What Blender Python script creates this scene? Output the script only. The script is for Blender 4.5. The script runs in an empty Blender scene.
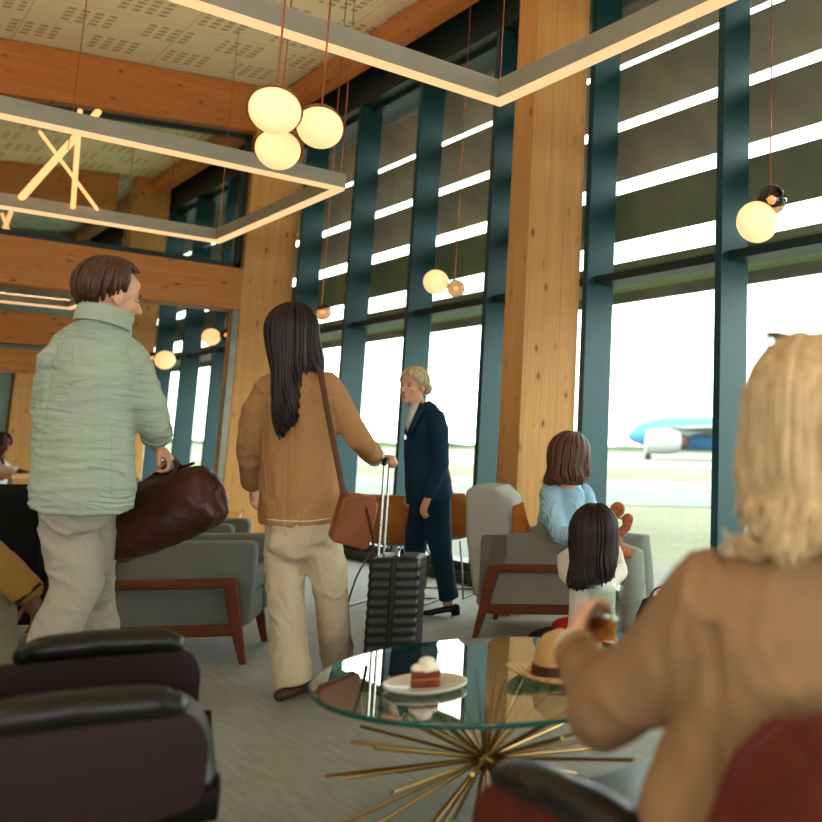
import bpy, bmesh, math, random
from mathutils import Vector as V, Matrix, noise
random.seed(7)
sc = bpy.context.scene
COL = sc.collection
PI = math.pi
R = math.radians
# ------------------------------------------------------------------ camera
PX, PY, FP, CH = 700.0, 312.0, 918.0, 1.12
YAW, PIT, ROL = R(44.9), R(8.57), R(1.06)
_f = V((math.sin(YAW)*math.cos(PIT), math.cos(YAW)*math.cos(PIT), math.sin(PIT)))
_r0 = V((math.cos(YAW), -math.sin(YAW), 0)); _u0 = _r0.cross(_f)
_r = _r0*math.cos(ROL) + _u0*math.sin(ROL); _u = _u0*math.cos(ROL) - _r0*math.sin(ROL)
CAM = V((0, 0, CH))
FW = V((math.sin(YAW), math.cos(YAW), 0)); RT = V((math.cos(YAW), -math.sin(YAW), 0)); UP = V((0, 0, 1))
def at(x, y, d): return CAM + (_f + _r*((x-PX)/FP) - _u*((y-PY)/FP))*d
def fl(x, y, z=0.0):
    d = at(x, y, 1)-CAM
    return CAM + d*((z-CH)/d.z)
cd = bpy.data.cameras.new('camera'); cam = bpy.data.objects.new('camera', cd); COL.objects.link(cam)
cam.matrix_world = Matrix(((_r.x, _u.x, -_f.x, CAM.x), (_r.y, _u.y, -_f.y, CAM.y), (_r.z, _u.z, -_f.z, CAM.z), (0, 0, 0, 1)))
cd.sensor_width = 36; cd.lens = 36*FP/822; cd.shift_x = (411-PX)/822; cd.shift_y = (PY-411)/822
cd.clip_start = .05; cd.clip_end = 3000
cd.dof.use_dof = True; cd.dof.focus_distance = 4.6; cd.dof.aperture_fstop = 2.0
sc.camera = cam
sc.view_settings.view_transform = 'Standard'; sc.view_settings.look = 'None'
sc.view_settings.gamma = 1; sc.view_settings.use_curve_mapping = False
sc.view_settings.exposure = 0.22
sc.cycles.use_denoising = True
sc.cycles.max_bounces = 8; sc.cycles.diffuse_bounces = 4; sc.cycles.glossy_bounces = 4
sc.cycles.transparent_max_bounces = 16; sc.cycles.transmission_bounces = 6
sc.cycles.caustics_reflective = False; sc.cycles.caustics_refractive = False
sc.cycles.sample_clamp_indirect = 6
# ------------------------------------------------------------------ materials
def srgb(c):
    if isinstance(c, str): c = tuple(int(c[i:i+2], 16)/255 for i in (0, 2, 4))
    return tuple(x/12.92 if x <= .04045 else ((x+.055)/1.055)**2.4 for x in c)+(1,)
class NT:
    def __init__(s, name):
        s.m = bpy.data.materials.new(name); s.m.use_nodes = True; s.t = s.m.node_tree; s.t.nodes.clear()
        s.out = s.n('ShaderNodeOutputMaterial')
    def n(s, ty, **kw):
        nd = s.t.nodes.new(ty)
        for k, v in kw.items():
            if k.startswith('i_'): nd.inputs[k[2:].replace('_', ' ')].default_value = v
            else: setattr(nd, k, v)
        return nd
    def l(s, a, b): s.t.links.new(a, b)
    def math(s, op, a, b=None, c=None):
        nd = s.n('ShaderNodeMath', operation=op)
        for i, x in enumerate((a, b, c)):
            if x is None: continue
            if hasattr(x, 'is_linked'): s.l(x, nd.inputs[i])
            else: nd.inputs[i].default_value = x
        return nd.outputs[0]
    def mix(s, fac, a, b, bt='MIX'):
        nd = s.n('ShaderNodeMix', data_type='RGBA', blend_type=bt)
        for i, x in ((0, fac), (6, a), (7, b)):
            if hasattr(x, 'is_linked'): s.l(x, nd.inputs[i])
            else: nd.inputs[i].default_value = x
        return nd.outputs[2]
    def coords(s, sx=1, sy=1, sz=1, rz=0):
        tc = s.n('ShaderNodeTexCoord'); mp = s.n('ShaderNodeMapping')
        mp.inputs['Scale'].default_value = (sx, sy, sz); mp.inputs['Rotation'].default_value = (0, 0, rz)
        s.l(tc.outputs['Object'], mp.inputs['Vector']); return mp.outputs[0]
    def noise(s, vec, scale=5, detail=3, rough=.5, dist=0):
        nd = s.n('ShaderNodeTexNoise'); nd.inputs['Scale'].default_value = scale; nd.inputs['Detail'].default_value = detail
        nd.inputs['Roughness'].default_value = rough; nd.inputs['Distortion'].default_value = dist
        s.l(vec, nd.inputs['Vector']); return nd.outputs['Fac']
    def ramp(s, fac, stops):
        nd = s.n('ShaderNodeValToRGB'); s.l(fac, nd.inputs[0]); e = nd.color_ramp.elements
        while len(e) < len(stops): e.new(.5)
        for i, (p, c) in enumerate(stops): e[i].position = p; e[i].color = c if isinstance(c, tuple) else (c, c, c, 1)
        return nd.outputs[0]
    def bsdf(s, col, rough=.6, metal=0, bump=None, bstr=.3, bdist=.01, **kw):
        b = s.n('ShaderNodeBsdfPrincipled')
        if hasattr(col, 'is_linked'): s.l(col, b.inputs['Base Color'])
        else: b.inputs['Base Color'].default_value = col
        if hasattr(rough, 'is_linked'): s.l(rough, b.inputs['Roughness'])
        else: b.inputs['Roughness'].default_value = rough
        b.inputs['Metallic'].default_value = metal
        for k, v in kw.items(): b.inputs[k.replace('_', ' ')].default_value = v
        if bump is not None:
            bp = s.n('ShaderNodeBump'); bp.inputs['Strength'].default_value = bstr; bp.inputs['Distance'].default_value = bdist
            s.l(bump, bp.inputs['Height']); s.l(bp.outputs[0], b.inputs['Normal'])
        s.l(b.outputs[0], s.out.inputs[0]); return b
MT = {}
def plain(name, col, rough=.6, metal=0, var=.08, vs=6, bump=0, bs=60, **kw):
    if name in MT: return MT[name]
    t = NT(name); c = srgb(col); vec = t.coords()
    n = t.noise(vec, vs, 3)
    dark = tuple(x*(1-2*var) for x in c[:3])+(1,); lite = tuple(min(1, x*(1+2*var)) for x in c[:3])+(1,)
    cc = t.ramp(n, [(.3, dark), (.7, lite)])
    bn = t.noise(vec, bs, 2) if bump else None
    kw.setdefault('Specular_IOR_Level', .3 if not metal else .5); t.bsdf(cc, rough, metal, bn, bump, .004, **kw); MT[name] = t.m; return t.m
def fabric(name, col, col2=None, scale=350, var=.12, rough=.9, bump=.35, vs=5, crease=None, **kw):
    if name in MT: return MT[name]
    t = NT(name); c = srgb(col); c2 = srgb(col2) if col2 else tuple(x*.72 for x in c[:3])+(1,)
    vec = t.coords()
    a = t.n('ShaderNodeTexWave', bands_direction='Z'); a.inputs['Scale'].default_value = scale/3; a.inputs['Distortion'].default_value = 1.5
    t.l(vec, a.inputs['Vector'])
    n = t.noise(vec, scale, 2); big = t.noise(vec, vs, 3)
    w = t.math('ADD', t.math('MULTIPLY', a.outputs['Fac'], .35), t.math('MULTIPLY', n, .65))
    cc = t.mix(t.ramp(w, [(.35, 0.), (.65, 1.)]), c2, c)
    cc = t.mix(t.ramp(big, [(.35, 0.), (.7, var)]), cc, tuple(x*.5 for x in c[:3])+(1,))
    kw.setdefault('Specular_IOR_Level', .15); b_ = t.bsdf(cc, rough, 0, w, bump, .002, **kw)
    if crease:      # pressed-in creases of worn cloth
        cv = t.coords(*crease[:3]); k1 = t.noise(cv, .55, 1.5, .4, 1.6); k2 = t.noise(cv, 1.1, 1.5, .4, 1.0); mk = t.ramp(t.noise(t.coords(3, 3, 3), 1.3, 1), [(.42, .1), (.62, 1.)])
        rd = lambda q: t.math('SUBTRACT', 1.0, t.math('MULTIPLY', t.math('ABSOLUTE', t.math('SUBTRACT', q, .5)), 7))
        hh = t.math('MULTIPLY', mk, t.math('ADD', t.math('MAXIMUM', rd(k1), 0.), t.math('MULTIPLY', t.math('MAXIMUM', rd(k2), 0.), .45)))
        bp = t.n('ShaderNodeBump'); bp.inputs['Strength'].default_value = .6; bp.inputs['Distance'].default_value = crease[3]; t.l(hh, bp.inputs['Height'])
        old = b_.inputs['Normal'].links[0].from_node; t.l(old.outputs[0], bp.inputs['Normal']); t.l(bp.outputs[0], b_.inputs['Normal'])
    MT[name] = t.m; return t.m
def wood(name, c1, c2, axis='z', knots=True, rough=.5, lam=0, kn='5a2c10', gs=1.0, coat=0):
    if name in MT: return MT[name]
    t = NT(name)
    s = {'x': (.35, 9, 9), 'y': (9, .35, 9), 'z': (9, 9, .35)}[axis]
    vec = t.coords(*(q*gs for q in s)); n = t.noise(vec, 2.2, 5, .6, 1.5)
    cc = t.ramp(n, [(.3, srgb(c1)), (.55, srgb(c2)), (.75, srgb(c1))])
    bigv = t.coords(*[{True: .5, False: 3}[q < 1] if False else q*.22 for q in s]); big = t.noise(bigv, 2, 2)
    cc = t.mix(t.ramp(big, [(.35, 0.), (.7, .30)]), cc, tuple(x*.55 for x in srgb(c1)[:3])+(1,))
    if lam:
        tc = t.n('ShaderNodeTexCoord'); sp = t.n('ShaderNodeSeparateXYZ'); t.l(tc.outputs['Object'], sp.inputs[0])
        for ax in {'x': (2,), 'y': (2,), 'z': (0,)}[axis]:
            fr = t.math('FRACT', t.math('MULTIPLY', sp.outputs[ax], 1/lam))
            ln = t.math('LESS_THAN', fr, .035)
            cc = t.mix(t.math('MULTIPLY', ln, .35), cc, srgb(kn))
            cell = t.math('FLOOR', t.math('MULTIPLY', sp.outputs[ax], 1/lam))
            wn = t.n('ShaderNodeTexWhiteNoise', noise_dimensions='1D'); t.l(cell, wn.inputs['W'])
            cc = t.mix(t.math('MULTIPLY', wn.outputs['Value'], .16), cc, srgb(c1))
    if knots:
        ks = {'x': (4.2, 8.5, 8.5), 'y': (8.5, 4.2, 8.5), 'z': (8.5, 8.5, 4.2)}[axis]
        kv = t.coords(*ks)
        vo = t.n('ShaderNodeTexVoronoi'); vo.inputs['Scale'].default_value = 1.0; vo.inputs['Randomness'].default_value = 1
        t.l(kv, vo.inputs['Vector'])
        k = t.ramp(vo.outputs['Distance'], [(.06, 1.), (.11, 0.)])
        cc = t.mix(t.math('MULTIPLY', k, .85), cc, srgb(kn))
        k2 = t.ramp(vo.outputs['Distance'], [(.10, .30), (.24, 0.)])
        cc = t.mix(k2, cc, srgb(kn))
    t.bsdf(cc, rough, 0, n, .12, .003, Coat_Weight=coat, Specular_IOR_Level=.22); MT[name] = t.m; return t.m
def emit(name, col, st):
    if name in MT: return MT[name]
    t = NT(name); e = t.n('ShaderNodeEmission'); e.inputs[0].default_value = srgb(col); e.inputs[1].default_value = st
    t.l(e.outputs[0], t.out.inputs[0]); MT[name] = t.m; return t.m
def glass(name, tint='ffffff', f0=1.0, ior=1.5, rough=.0, rcol='ffffff'):
    """thin clear glass: transparent body with a fresnel reflection"""
    if name in MT: return MT[name]
    t = NT(name); tr = t.n('ShaderNodeBsdfTransparent'); tr.inputs[0].default_value = srgb(tint)
    gl = t.n('ShaderNodeBsdfGlossy'); gl.inputs['Roughness'].default_value = rough; gl.inputs[0].default_value = srgb(rcol)
    fr = t.n('ShaderNodeFresnel'); fr.inputs['IOR'].default_value = ior
    ge = t.n('ShaderNodeNewGeometry'); front = t.math('SUBTRACT', 1.0, ge.outputs['Backfacing'])
    mx = t.n('ShaderNodeMixShader'); t.l(t.math('MULTIPLY', t.math('MULTIPLY', fr.outputs[0], f0), front), mx.inputs[0])
    t.l(tr.outputs[0], mx.inputs[1]); t.l(gl.outputs[0], mx.inputs[2]); t.l(mx.outputs[0], t.out.inputs[0])
    MT[name] = t.m; return t.m
# ------------------------------------------------------------------ mesh builder
class MB:
    def __init__(s): s.v = []; s.f = []; s.mi = []; s.m = 0
    def add(s, vs, fs):
        o = len(s.v); s.v += [V(p) for p in vs]; s.f += [tuple(i+o for i in f) for f in fs]; s.mi += [s.m]*len(fs); return s
    def box(s, a, b):
        (x0, y0, z0), (x1, y1, z1) = a, b
        return s.add([(x0, y0, z0), (x1, y0, z0), (x1, y1, z0), (x0, y1, z0), (x0, y0, z1), (x1, y0, z1), (x1, y1, z1), (x0, y1, z1)],
                     [(0, 3, 2, 1), (4, 5, 6, 7), (0, 1, 5, 4), (1, 2, 6, 5), (2, 3, 7, 6), (3, 0, 4, 7)])
    def obox(s, c, ax, ay, az):
        """box with centre c and half-extent vectors"""
        c, ax, ay, az = V(c), V(ax), V(ay), V(az)
        ps = [c+ax*i+ay*j+az*k for k in (-1, 1) for i, j in ((-1, -1), (1, -1), (1, 1), (-1, 1))]
        return s.add(ps, [(0, 3, 2, 1), (4, 5, 6, 7), (0, 1, 5, 4), (1, 2, 6, 5), (2, 3, 7, 6), (3, 0, 4, 7)])
    def bar(s, p, q, w, h, up=(0, 0, 1)):
        p, q = V(p), V(q); d = (q-p); L = d.length; d.normalize(); sd = d.cross(V(up))
        if sd.length < 1e-4: sd = d.cross(V((1, 0, 0)))
        sd.normalize(); u = sd.cross(d)
        return s.obox((p+q)/2, d*L/2, sd*w/2, u*h/2)
    def loft(s, rings, closed=True, cap=True):
        n = len(rings[0]); vs = [p for r in rings for p in r]; fs = []
        for i in range(len(rings)-1):
            for j in range(n if closed else n-1):
                k = (j+1) % n; fs.append((i*n+j, i*n+k, (i+1)*n+k, (i+1)*n+j))
        if cap and closed:
            fs.append(tuple(range(n-1, -1, -1))); fs.append(tuple((len(rings)-1)*n+j for j in range(n)))
        return s.add(vs, fs)
    def tube(s, pts, rad, n=12, flat=None, up=(0, 0, 1), cap=True, round_end=False):
        """tube through pts; rad is one number, a list, or a list of (a,b) pairs"""
        pts = [V(p) for p in pts]
        if not isinstance(rad, (list, tuple)): rad = [rad]*len(pts)
        rad = [r if isinstance(r, (list, tuple)) else (r, r) for r in rad]
        if round_end:
            def ends(p, q, r):
                d = (p-q).normalized(); k = (r[0]+r[1])/2
                return [(p+d*k*.95, (r[0]*.25, r[1]*.25)), (p+d*k*.75, (r[0]*.66, r[1]*.66)), (p+d*k*.4, (r[0]*.92, r[1]*.92))]
            a = ends(pts[0], pts[1], rad[0]); b = ends(pts[-1], pts[-2], rad[-1])[::-1]
            pts = [x[0] for x in a]+pts+[x[0] for x in b]; rad = [x[1] for x in a]+rad+[x[1] for x in b]
        rings = []; U = V(up); prev = None
        for i, p in enumerate(pts):
            d = (pts[min(i+1, len(pts)-1)]-pts[max(i-1, 0)]).normalized()
            if prev is None:
                a = d.cross(U)
                if a.length < 1e-3: a = d.cross(V((1, 0.1, 0)))
            else: a = prev - d*prev.dot(d)
            a.normalize(); prev = a; b = d.cross(a).normalized()
            rings.append([p+a*math.cos(t*2*PI/n)*rad[i][0]+b*math.sin(t*2*PI/n)*rad[i][1] for t in range(n)])
        return s.loft(rings, cap=cap)
    def ell(s, c, r, n=20, m=12, X=(1, 0, 0), Y=(0, 1, 0), Z=(0, 0, 1)):
        c, X, Y, Z = V(c), V(X), V(Y), V(Z)
        if not isinstance(r, (list, tuple)): r = (r, r, r)
        vs = [c-Z*r[2]]
        for i in range(1, m):
            ph = -PI/2+PI*i/m
            for j in range(n):
                t = 2*PI*j/n; vs.append(c+X*r[0]*math.cos(ph)*math.cos(t)+Y*r[1]*math.cos(ph)*math.sin(t)+Z*r[2]*math.sin(ph))
        vs.append(c+Z*r[2]); fs = []
        for j in range(n): fs.append((0, 1+(j+1) % n, 1+j))
        for i in range(m-2):
            for j in range(n):
                k = (j+1) % n; fs.append((1+i*n+j, 1+i*n+k, 1+(i+1)*n+k, 1+(i+1)*n+j))
        b = 1+(m-2)*n; e = len(vs)-1
        for j in range(n): fs.append((b+j, b+(j+1) % n, e))
        return s.add(vs, fs)
    def lathe(s, prof, c=(0, 0, 0), n=32, cap=True):
        c = V(c); return s.loft([[c+V((r*math.cos(2*PI*j/n), r*math.sin(2*PI*j/n), z)) for j in range(n)] for r, z in prof], cap=cap)
    def prism(s, poly, d):
        """extrude a closed planar polygon (3-D points) by vector d"""
        poly = [V(p) for p in poly]; d = V(d); n = len(poly)
        return s.add(poly+[p+d for p in poly], [tuple(range(n-1, -1, -1)), tuple(range(n, 2*n))]+[(i, (i+1) % n, n+(i+1) % n, n+i) for i in range(n)])
WM = {}
def wm(o): return WM.get(o.name, Matrix())
def tag(o, label=None, cat=None, group=None, kind=None):
    if label: o['label'] = label
    if cat: o['category'] = cat
    if group: o['group'] = group
    if kind: o['kind'] = kind
    return o
def thing(name, label, cat, loc=(0, 0, 0), rz=0, group=None):
    o = bpy.data.objects.new(name, None); COL.objects.link(o); o.empty_display_size = .1
    o.location = loc; o.rotation_euler = (0, 0, rz); WM[o.name] = Matrix.Translation(V(loc)) @ Matrix.Rotation(rz, 4, 'Z')
    return tag(o, label, cat, group)
def mesh_of(name, mb, mats, smooth=True, ang=35):
    me = bpy.data.meshes.new(name); me.from_pydata([tuple(p) for p in mb.v], [], mb.f)
    if not isinstance(mats, (list, tuple)): mats = [mats]
    for m in mats: me.materials.append(m)
    if any(mb.mi): me.polygons.foreach_set('material_index', mb.mi)
    bm = bmesh.new(); bm.from_mesh(me); bmesh.ops.recalc_face_normals(bm, faces=bm.faces); bm.to_mesh(me); bm.free()
    if smooth:
        me.polygons.foreach_set('use_smooth', [True]*len(me.polygons))
        if ang < 180: me.set_sharp_from_angle(angle=R(ang))
    return me
def part(name, mb, mats, parent=None, local=False, smooth=True, ang=35, bevel=0, seg=2, sub=0, label=None, kind=None, base=None):
    """link a builder (or mesh) as one object; world-space points are moved into the parent's frame. base: local origin of a top-level mesh"""
    me = mb if isinstance(mb, bpy.types.Mesh) else mesh_of(name, mb, mats, smooth, ang)
    if me is mb:
        me.materials.clear(); me.name = name
        for m in (mats if isinstance(mats, (list, tuple)) else [mats]): me.materials.append(m)
    o = bpy.data.objects.new(name, me); COL.objects.link(o)
    if parent is not None:
        o.parent = parent
        if not local: me.transform(wm(parent).inverted())
        WM[o.name] = wm(parent)
    elif base is not None:
        me.transform(Matrix.Translation(-V(base))); o.location = base; WM[o.name] = Matrix.Translation(V(base))
    if bevel:
        b = o.modifiers.new('bevel', 'BEVEL'); b.width = bevel; b.segments = seg; b.limit_method = 'ANGLE'; b.angle_limit = R(40); b.harden_normals = False
    if sub:
        q = o.modifiers.new('sub', 'SUBSURF'); q.levels = sub; q.render_levels = sub
    if label: o['label'] = label
    if kind: o['kind'] = kind
    return o
def dup(o, parent=None, loc=None, rz=None, label=None, group=None):
    c = o.copy(); COL.objects.link(c); WM[c.name] = wm(o)
    if parent is not None: c.parent = parent
    if loc is not None: c.location = loc
    if rz is not None: c.rotation_euler = (0, 0, rz)
    if parent is None and (loc is not None or rz is not None):
        WM[c.name] = Matrix.Translation(V(c.location)) @ Matrix.Rotation(c.rotation_euler.z, 4, 'Z')
    if label: c['label'] = label
    if group: c['group'] = group
    for ch in [q for q in bpy.data.objects if q.parent == o]: dup(ch, c)
    return c
def struct(name, mb, mats, parent=None, **kw):
    return part(name, mb, mats, parent, kind='structure', **kw)
def fuse(mb, voxel=.01, smooth=6, fac=.5, disp=None):
    """weld overlapping closed shapes into one continuous surface; disp(p, n) moves each vertex along its normal"""
    me = bpy.data.meshes.new('tmp'); me.from_pydata([tuple(p) for p in mb.v], [], mb.f)
    bm = bmesh.new(); bm.from_mesh(me); bmesh.ops.recalc_face_normals(bm, faces=bm.faces); bm.to_mesh(me); bm.free()
    o = bpy.data.objects.new('tmp', me); COL.objects.link(o)
    m = o.modifiers.new('r', 'REMESH'); m.mode = 'VOXEL'; m.voxel_size = voxel; m.adaptivity = 0
    if smooth:
        s_ = o.modifiers.new('s', 'SMOOTH'); s_.factor = fac; s_.iterations = smooth
    dg = bpy.context.evaluated_depsgraph_get(); dg.update()
    res = bpy.data.meshes.new_from_object(o.evaluated_get(dg), depsgraph=dg)
    bpy.data.objects.remove(o); bpy.data.meshes.remove(me)
    if disp:
        ns = [v.normal.copy() for v in res.vertices]
        for v, n_ in zip(res.vertices, ns): v.co = v.co + n_*disp(v.co, n_)
    res.polygons.foreach_set('use_smooth', [True]*len(res.polygons)); res.update()
    return res
def lerp(a, b, t): return a+(b-a)*t
def curve(pts, n=8):
    """Catmull-Rom through pts (any tuple size)"""
    P = [tuple(p) for p in pts]; P = [P[0]]+P+[P[-1]]; out = []
    for i in range(1, len(P)-2):
        for k in range(n):
            t = k/n; a, b, c, d = P[i-1:i+3]
            out.append(tuple(.5*((2*b[j])+(-a[j]+c[j])*t+(2*a[j]-5*b[j]+4*c[j]-d[j])*t*t+(-a[j]+3*b[j]-3*c[j]+d[j])*t**3) for j in range(len(a))))
    out.append(P[-2]); return out
# ------------------------------------------------------------------ setting materials
M_wood = wood('glulam_upright', 'd6a262', 'c88c4c', 'z', lam=.14, rough=.42)
M_beam = wood('glulam_beam', 'ca894b', 'bb7336', 'x', lam=.115, rough=.45)
M_beamy = wood('glulam_purlin', 'ca894b', 'bb7336', 'y', lam=.12, rough=.45)
M_teal = plain('teal_steel', '0f3d43', .38, .15, .05)
M_dark = plain('dark_steel', '10262a', .45, .2, .05)
M_black = plain('black_satin', '0c0d0d', .45)
M_pane = glass('window_glass', 'f2fbf8', .8, 1.45)
def carpet():
    t = NT('carpet'); v = t.coords(); n = t.noise(v, 260, 3, .7); b = t.noise(t.coords(14, 2.2, 1, R(38)), 3, 4, .6); g = t.noise(v, 1.2, 2)
    w = t.noise(t.coords(60, 9, 1, R(38)), 6, 3, .6)
    mm = t.math('ADD', t.math('MULTIPLY', n, .4), t.math('ADD', t.math('MULTIPLY', b, .25), t.math('MULTIPLY', w, .35)))
    c = t.ramp(mm, [(.36, srgb('605e55')), (.5, srgb('878479')), (.64, srgb('a19e92'))])
    c = t.mix(t.ramp(g, [(.4, 0.), (.7, .2)]), c, srgb('6c6c62'))
    t.bsdf(c, .62, 0, n, .5, .006, Specular_IOR_Level=.5); return t.m
def ceilmat():
    t = NT('acoustic_ceiling'); tc = t.n('ShaderNodeTexCoord'); mp = t.n('ShaderNodeMapping'); mp.inputs['Rotation'].default_value = (0, 0, 0)
    t.l(tc.outputs['Object'], mp.inputs['Vector']); sp = t.n('ShaderNodeSeparateXYZ'); t.l(mp.outputs[0], sp.inputs[0])
    X, Y = sp.outputs[0], sp.outputs[1]
    def cellmask(per, lo, hi, ax, off=0): # 1 inside [lo,hi] of each period
        f = t.math('FRACT', t.math('MULTIPLY_ADD', ax, 1/per, off)); return t.math('MULTIPLY', t.math('GREATER_THAN', f, lo), t.math('LESS_THAN', f, hi))
    slot = t.math('MULTIPLY', cellmask(.11, .2, .8, X), cellmask(.10, .2, .75, Y))
    # blocks are staggered row by row
    row = t.math('FLOOR', t.math('MULTIPLY', Y, 1/.6)); st = t.math('MULTIPLY', t.math('MODULO', row, 2.), .5)
    fx = t.math('FRACT', t.math('ADD', t.math('MULTIPLY', X, 1/.68), st))
    blk = t.math('MULTIPLY', t.math('MULTIPLY', t.math('GREATER_THAN', fx, .1), t.math('LESS_THAN', fx, .72)), cellmask(.6, .14, .8, Y))
    mk = t.math('MULTIPLY', slot, blk)
    seam = t.math('MAXIMUM', cellmask(1.2, 0, .008, X), cellmask(2.4, 0, .004, Y))
    c = t.mix(mk, srgb('ddd8ba'), srgb('a59c7a')); c = t.mix(t.math('MULTIPLY', seam, .5), c, srgb('77745c'))
    t.bsdf(c, .9); return t.m
M_carpet = carpet(); M_ceil = ceilmat()
M_wall = plain('painted_wall', '7d8a7c', .8)
# ------------------------------------------------------------------ levels
XG = 4.35; XI = 4.12; ZT = 4.78          # glass plane, inner edge of mullions, head of glazing
Y0, PITCH = 5.35, 1.37
def zc(x): return 5.24+.10*(x-3.53)      # the ceiling rises a little towards the windows
YMIN, YMAX, XMIN = -4.2, 21.9, -5.0
def slab(x0, x1, y0, y1, zf, th):
    mb = MB(); mb.add([(x0, y0, zf(x0)), (x1, y0, zf(x1)), (x1, y1, zf(x1)), (x0, y1, zf(x0)), (x0, y0, zf(x0)+th), (x1, y0, zf(x1)+th), (x1, y1, zf(x1)+th), (x0, y1, zf(x0)+th)],
        [(0, 1, 2, 3), (4, 7, 6, 5), (0, 4, 5, 1), (1, 5, 6, 2), (2, 6, 7, 3), (3, 7, 4, 0)]); return mb
struct('floor', MB().box((XMIN, YMIN, -.12), (XI+.3, YMAX, 0)), M_carpet, smooth=False)
struct('ceiling', slab(XMIN, XI+.3, YMIN, YMAX, zc, .15), M_ceil, smooth=False)
# left and back walls of the hall with openings cut to let in fill light (behind and beside the camera)
wl = MB(); wl.box((XMIN-.2, YMIN, 0), (XMIN, YMAX, .9)); wl.box((XMIN-.2, YMIN, 2.3), (XMIN, YMAX, 4.4))
y = YMIN
for y0, y1 in ((-4.2, -3.6), (-1.6, -1.0), (1.0, 1.6), (4.0, YMAX)): wl.box((XMIN-.2, y0, .9), (XMIN, y1, 2.3))
struct('wall_left', wl, M_wall, smooth=False)
wb = MB(); wb.box((XMIN-.2, YMIN-.2, 0), (XG, YMIN, .4)); wb.box((XMIN-.2, YMIN-.2, 3.2), (XG, YMIN, 5.3))
for x in (-5.2, -2.6, 0, 2.3, 3.95): wb.box((x, YMIN-.2, .4), (x+.4, YMIN, 3.2))
struct('wall_back', wb, M_wall, smooth=False)
struct('wall_far', MB().box((XMIN-.2, YMAX, 0), (XG, YMAX+.2, 5.3)), M_wall, smooth=False)
# wall above the glazing
struct('wall_right', MB().box((XG-.22, YMIN, ZT), (XG+.3, YMAX, 5.31)), M_dark, smooth=False)
struct('trim_1', MB().box((3.80, YMIN, 5.03), (3.98, YMAX, 5.24)), M_beamy, bevel=.006)
struct('baseboard_right', MB().box((XI+.04, YMIN, 0), (XG+.12, YMAX, .09)), M_dark, bevel=.004)
# ------------------------------------------------------------------ glazed wall: mullions and bays
ks = [k for k in range(-7, 12)]
proto = struct('trim_2', MB().box((XI, -.03, 0), (XG+.02, .03, ZT)), M_teal, bevel=.003)
proto.location = (0, Y0+PITCH*ks[0], 0); nt = 3
for k in ks[1:]:
    o = dup(proto); o.location = (0, Y0+PITCH*k, 0); o.name = 'trim_%d' % nt; nt += 1
M_blade = plain('brise_soleil_board', '8c8074', .7, 0, .10, 2)
M_soffit_bounce = plain('soffit_grass_bounce', '6f7d4a', .7, 0, .05, 2)  # green of light bounced off the grass is painted into this colour
w0 = None; half = PITCH/2
def bay():
    fr = MB()
    fr.box((XG-.14, -half+.03, .09), (XG+.04, half-.03, .16)); fr.box((XG-.16, -half+.03, 2.33), (XG+.04, half-.03, 2.39))
    fr.box((XG-.10, -half+.03, ZT-.05), (XG+.04, half-.03, ZT))
    
    o = struct('window_1', fr, M_dark, smooth=False)
    part('pane', MB().box((XG-.006, -half+.02, .15), (XG+.006, half-.02, 2.39)), M_pane, o, local=True, smooth=False)
    part('pane', MB().box((XG-.006, -half+.02, 2.42), (XG+.006, half-.02, ZT-.03)), M_pane, o, local=True, smooth=False)
    return o
w0 = bay(); w0.location = (0, Y0+PITCH*(ks[0]+.5), 0)
for i, k in enumerate(ks[1:-1]):
    o = dup(w0); o.location = (0, Y0+PITCH*(k+.5), 0); o.name = 'window_%d' % (i+2)
# outside sun-shading boards, one run of boards per bay group (they run the length of the wall)
XB = XG+.25
zs = [2.73+.538*i for i in range(5)]
for i, z in enumerate(zs):
    b = MB(); b.prism([(XB, YMIN, z+.41), (XB+.02, YMIN, z+.425), (XB+.34, YMIN, z+.15), (XB+.32, YMIN, z+.135)], (0, YMAX-YMIN+8, 0))
    o = struct('trim_%d' % nt, b, M_blade, smooth=False); nt += 1
b = MB(); b.prism([(XB-.1, YMIN, 2.47), (XB-.1, YMIN, 2.5), (XB+.5, YMIN, 2.5), (XB+.5, YMIN, 2.47)], (0, YMAX-YMIN+8, 0))
struct('trim_%d' % nt, b, M_soffit_bounce, smooth=False); nt += 1
b = MB(); b.prism([(XB+.5, YMIN, 2.38), (XB+.5, YMIN, 2.74), (XB+.54, YMIN, 2.74), (XB+.54, YMIN, 2.38)], (0, YMAX-YMIN+8, 0))
struct('trim_%d' % nt, b, M_blade, smooth=False); nt += 1
# ------------------------------------------------------------------ timber frame
def column(x0, x1, y0, y1, z1=None):
    global nt
    o = struct('trim_%d' % nt, MB().box((x0, y0, 0), (x1, y1, z1 or 5.24)), M_wood, bevel=.008); nt += 1; return o
def beam(x0, x1, y0, y1, za, zb, slope=0, m=None):
    global nt
    mb = MB(); zf = lambda x, z: z+slope*(x-3.53)
    mb.add([(x0, y0, zf(x0, za)), (x1, y0, zf(x1, za)), (x1, y1, zf(x1, za)), (x0, y1, zf(x0, za)), (x0, y0, zf(x0, zb)), (x1, y0, zf(x1, zb)), (x1, y1, zf(x1, zb)), (x0, y1, zf(x0, zb))],
        [(0, 3, 2, 1), (4, 5, 6, 7), (0, 1, 5, 4), (1, 2, 6, 5), (2, 3, 7, 6), (3, 0, 4, 7)])
    struct('trim_%d' % nt, mb, m or M_beam, bevel=.006); nt += 1
YP = 5.37
column(3.62, 4.09, YP, YP+.26)
column(3.62, 4.09, -.1, .16)
L = 10.9
column(3.55, 4.11, L, L+.36)
beam(XMIN, 3.55, L, L+.34, 4.68, 5.23, .10)
beam(XMIN, 3.55, L, L+.34, 2.59, 3.06)
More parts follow.
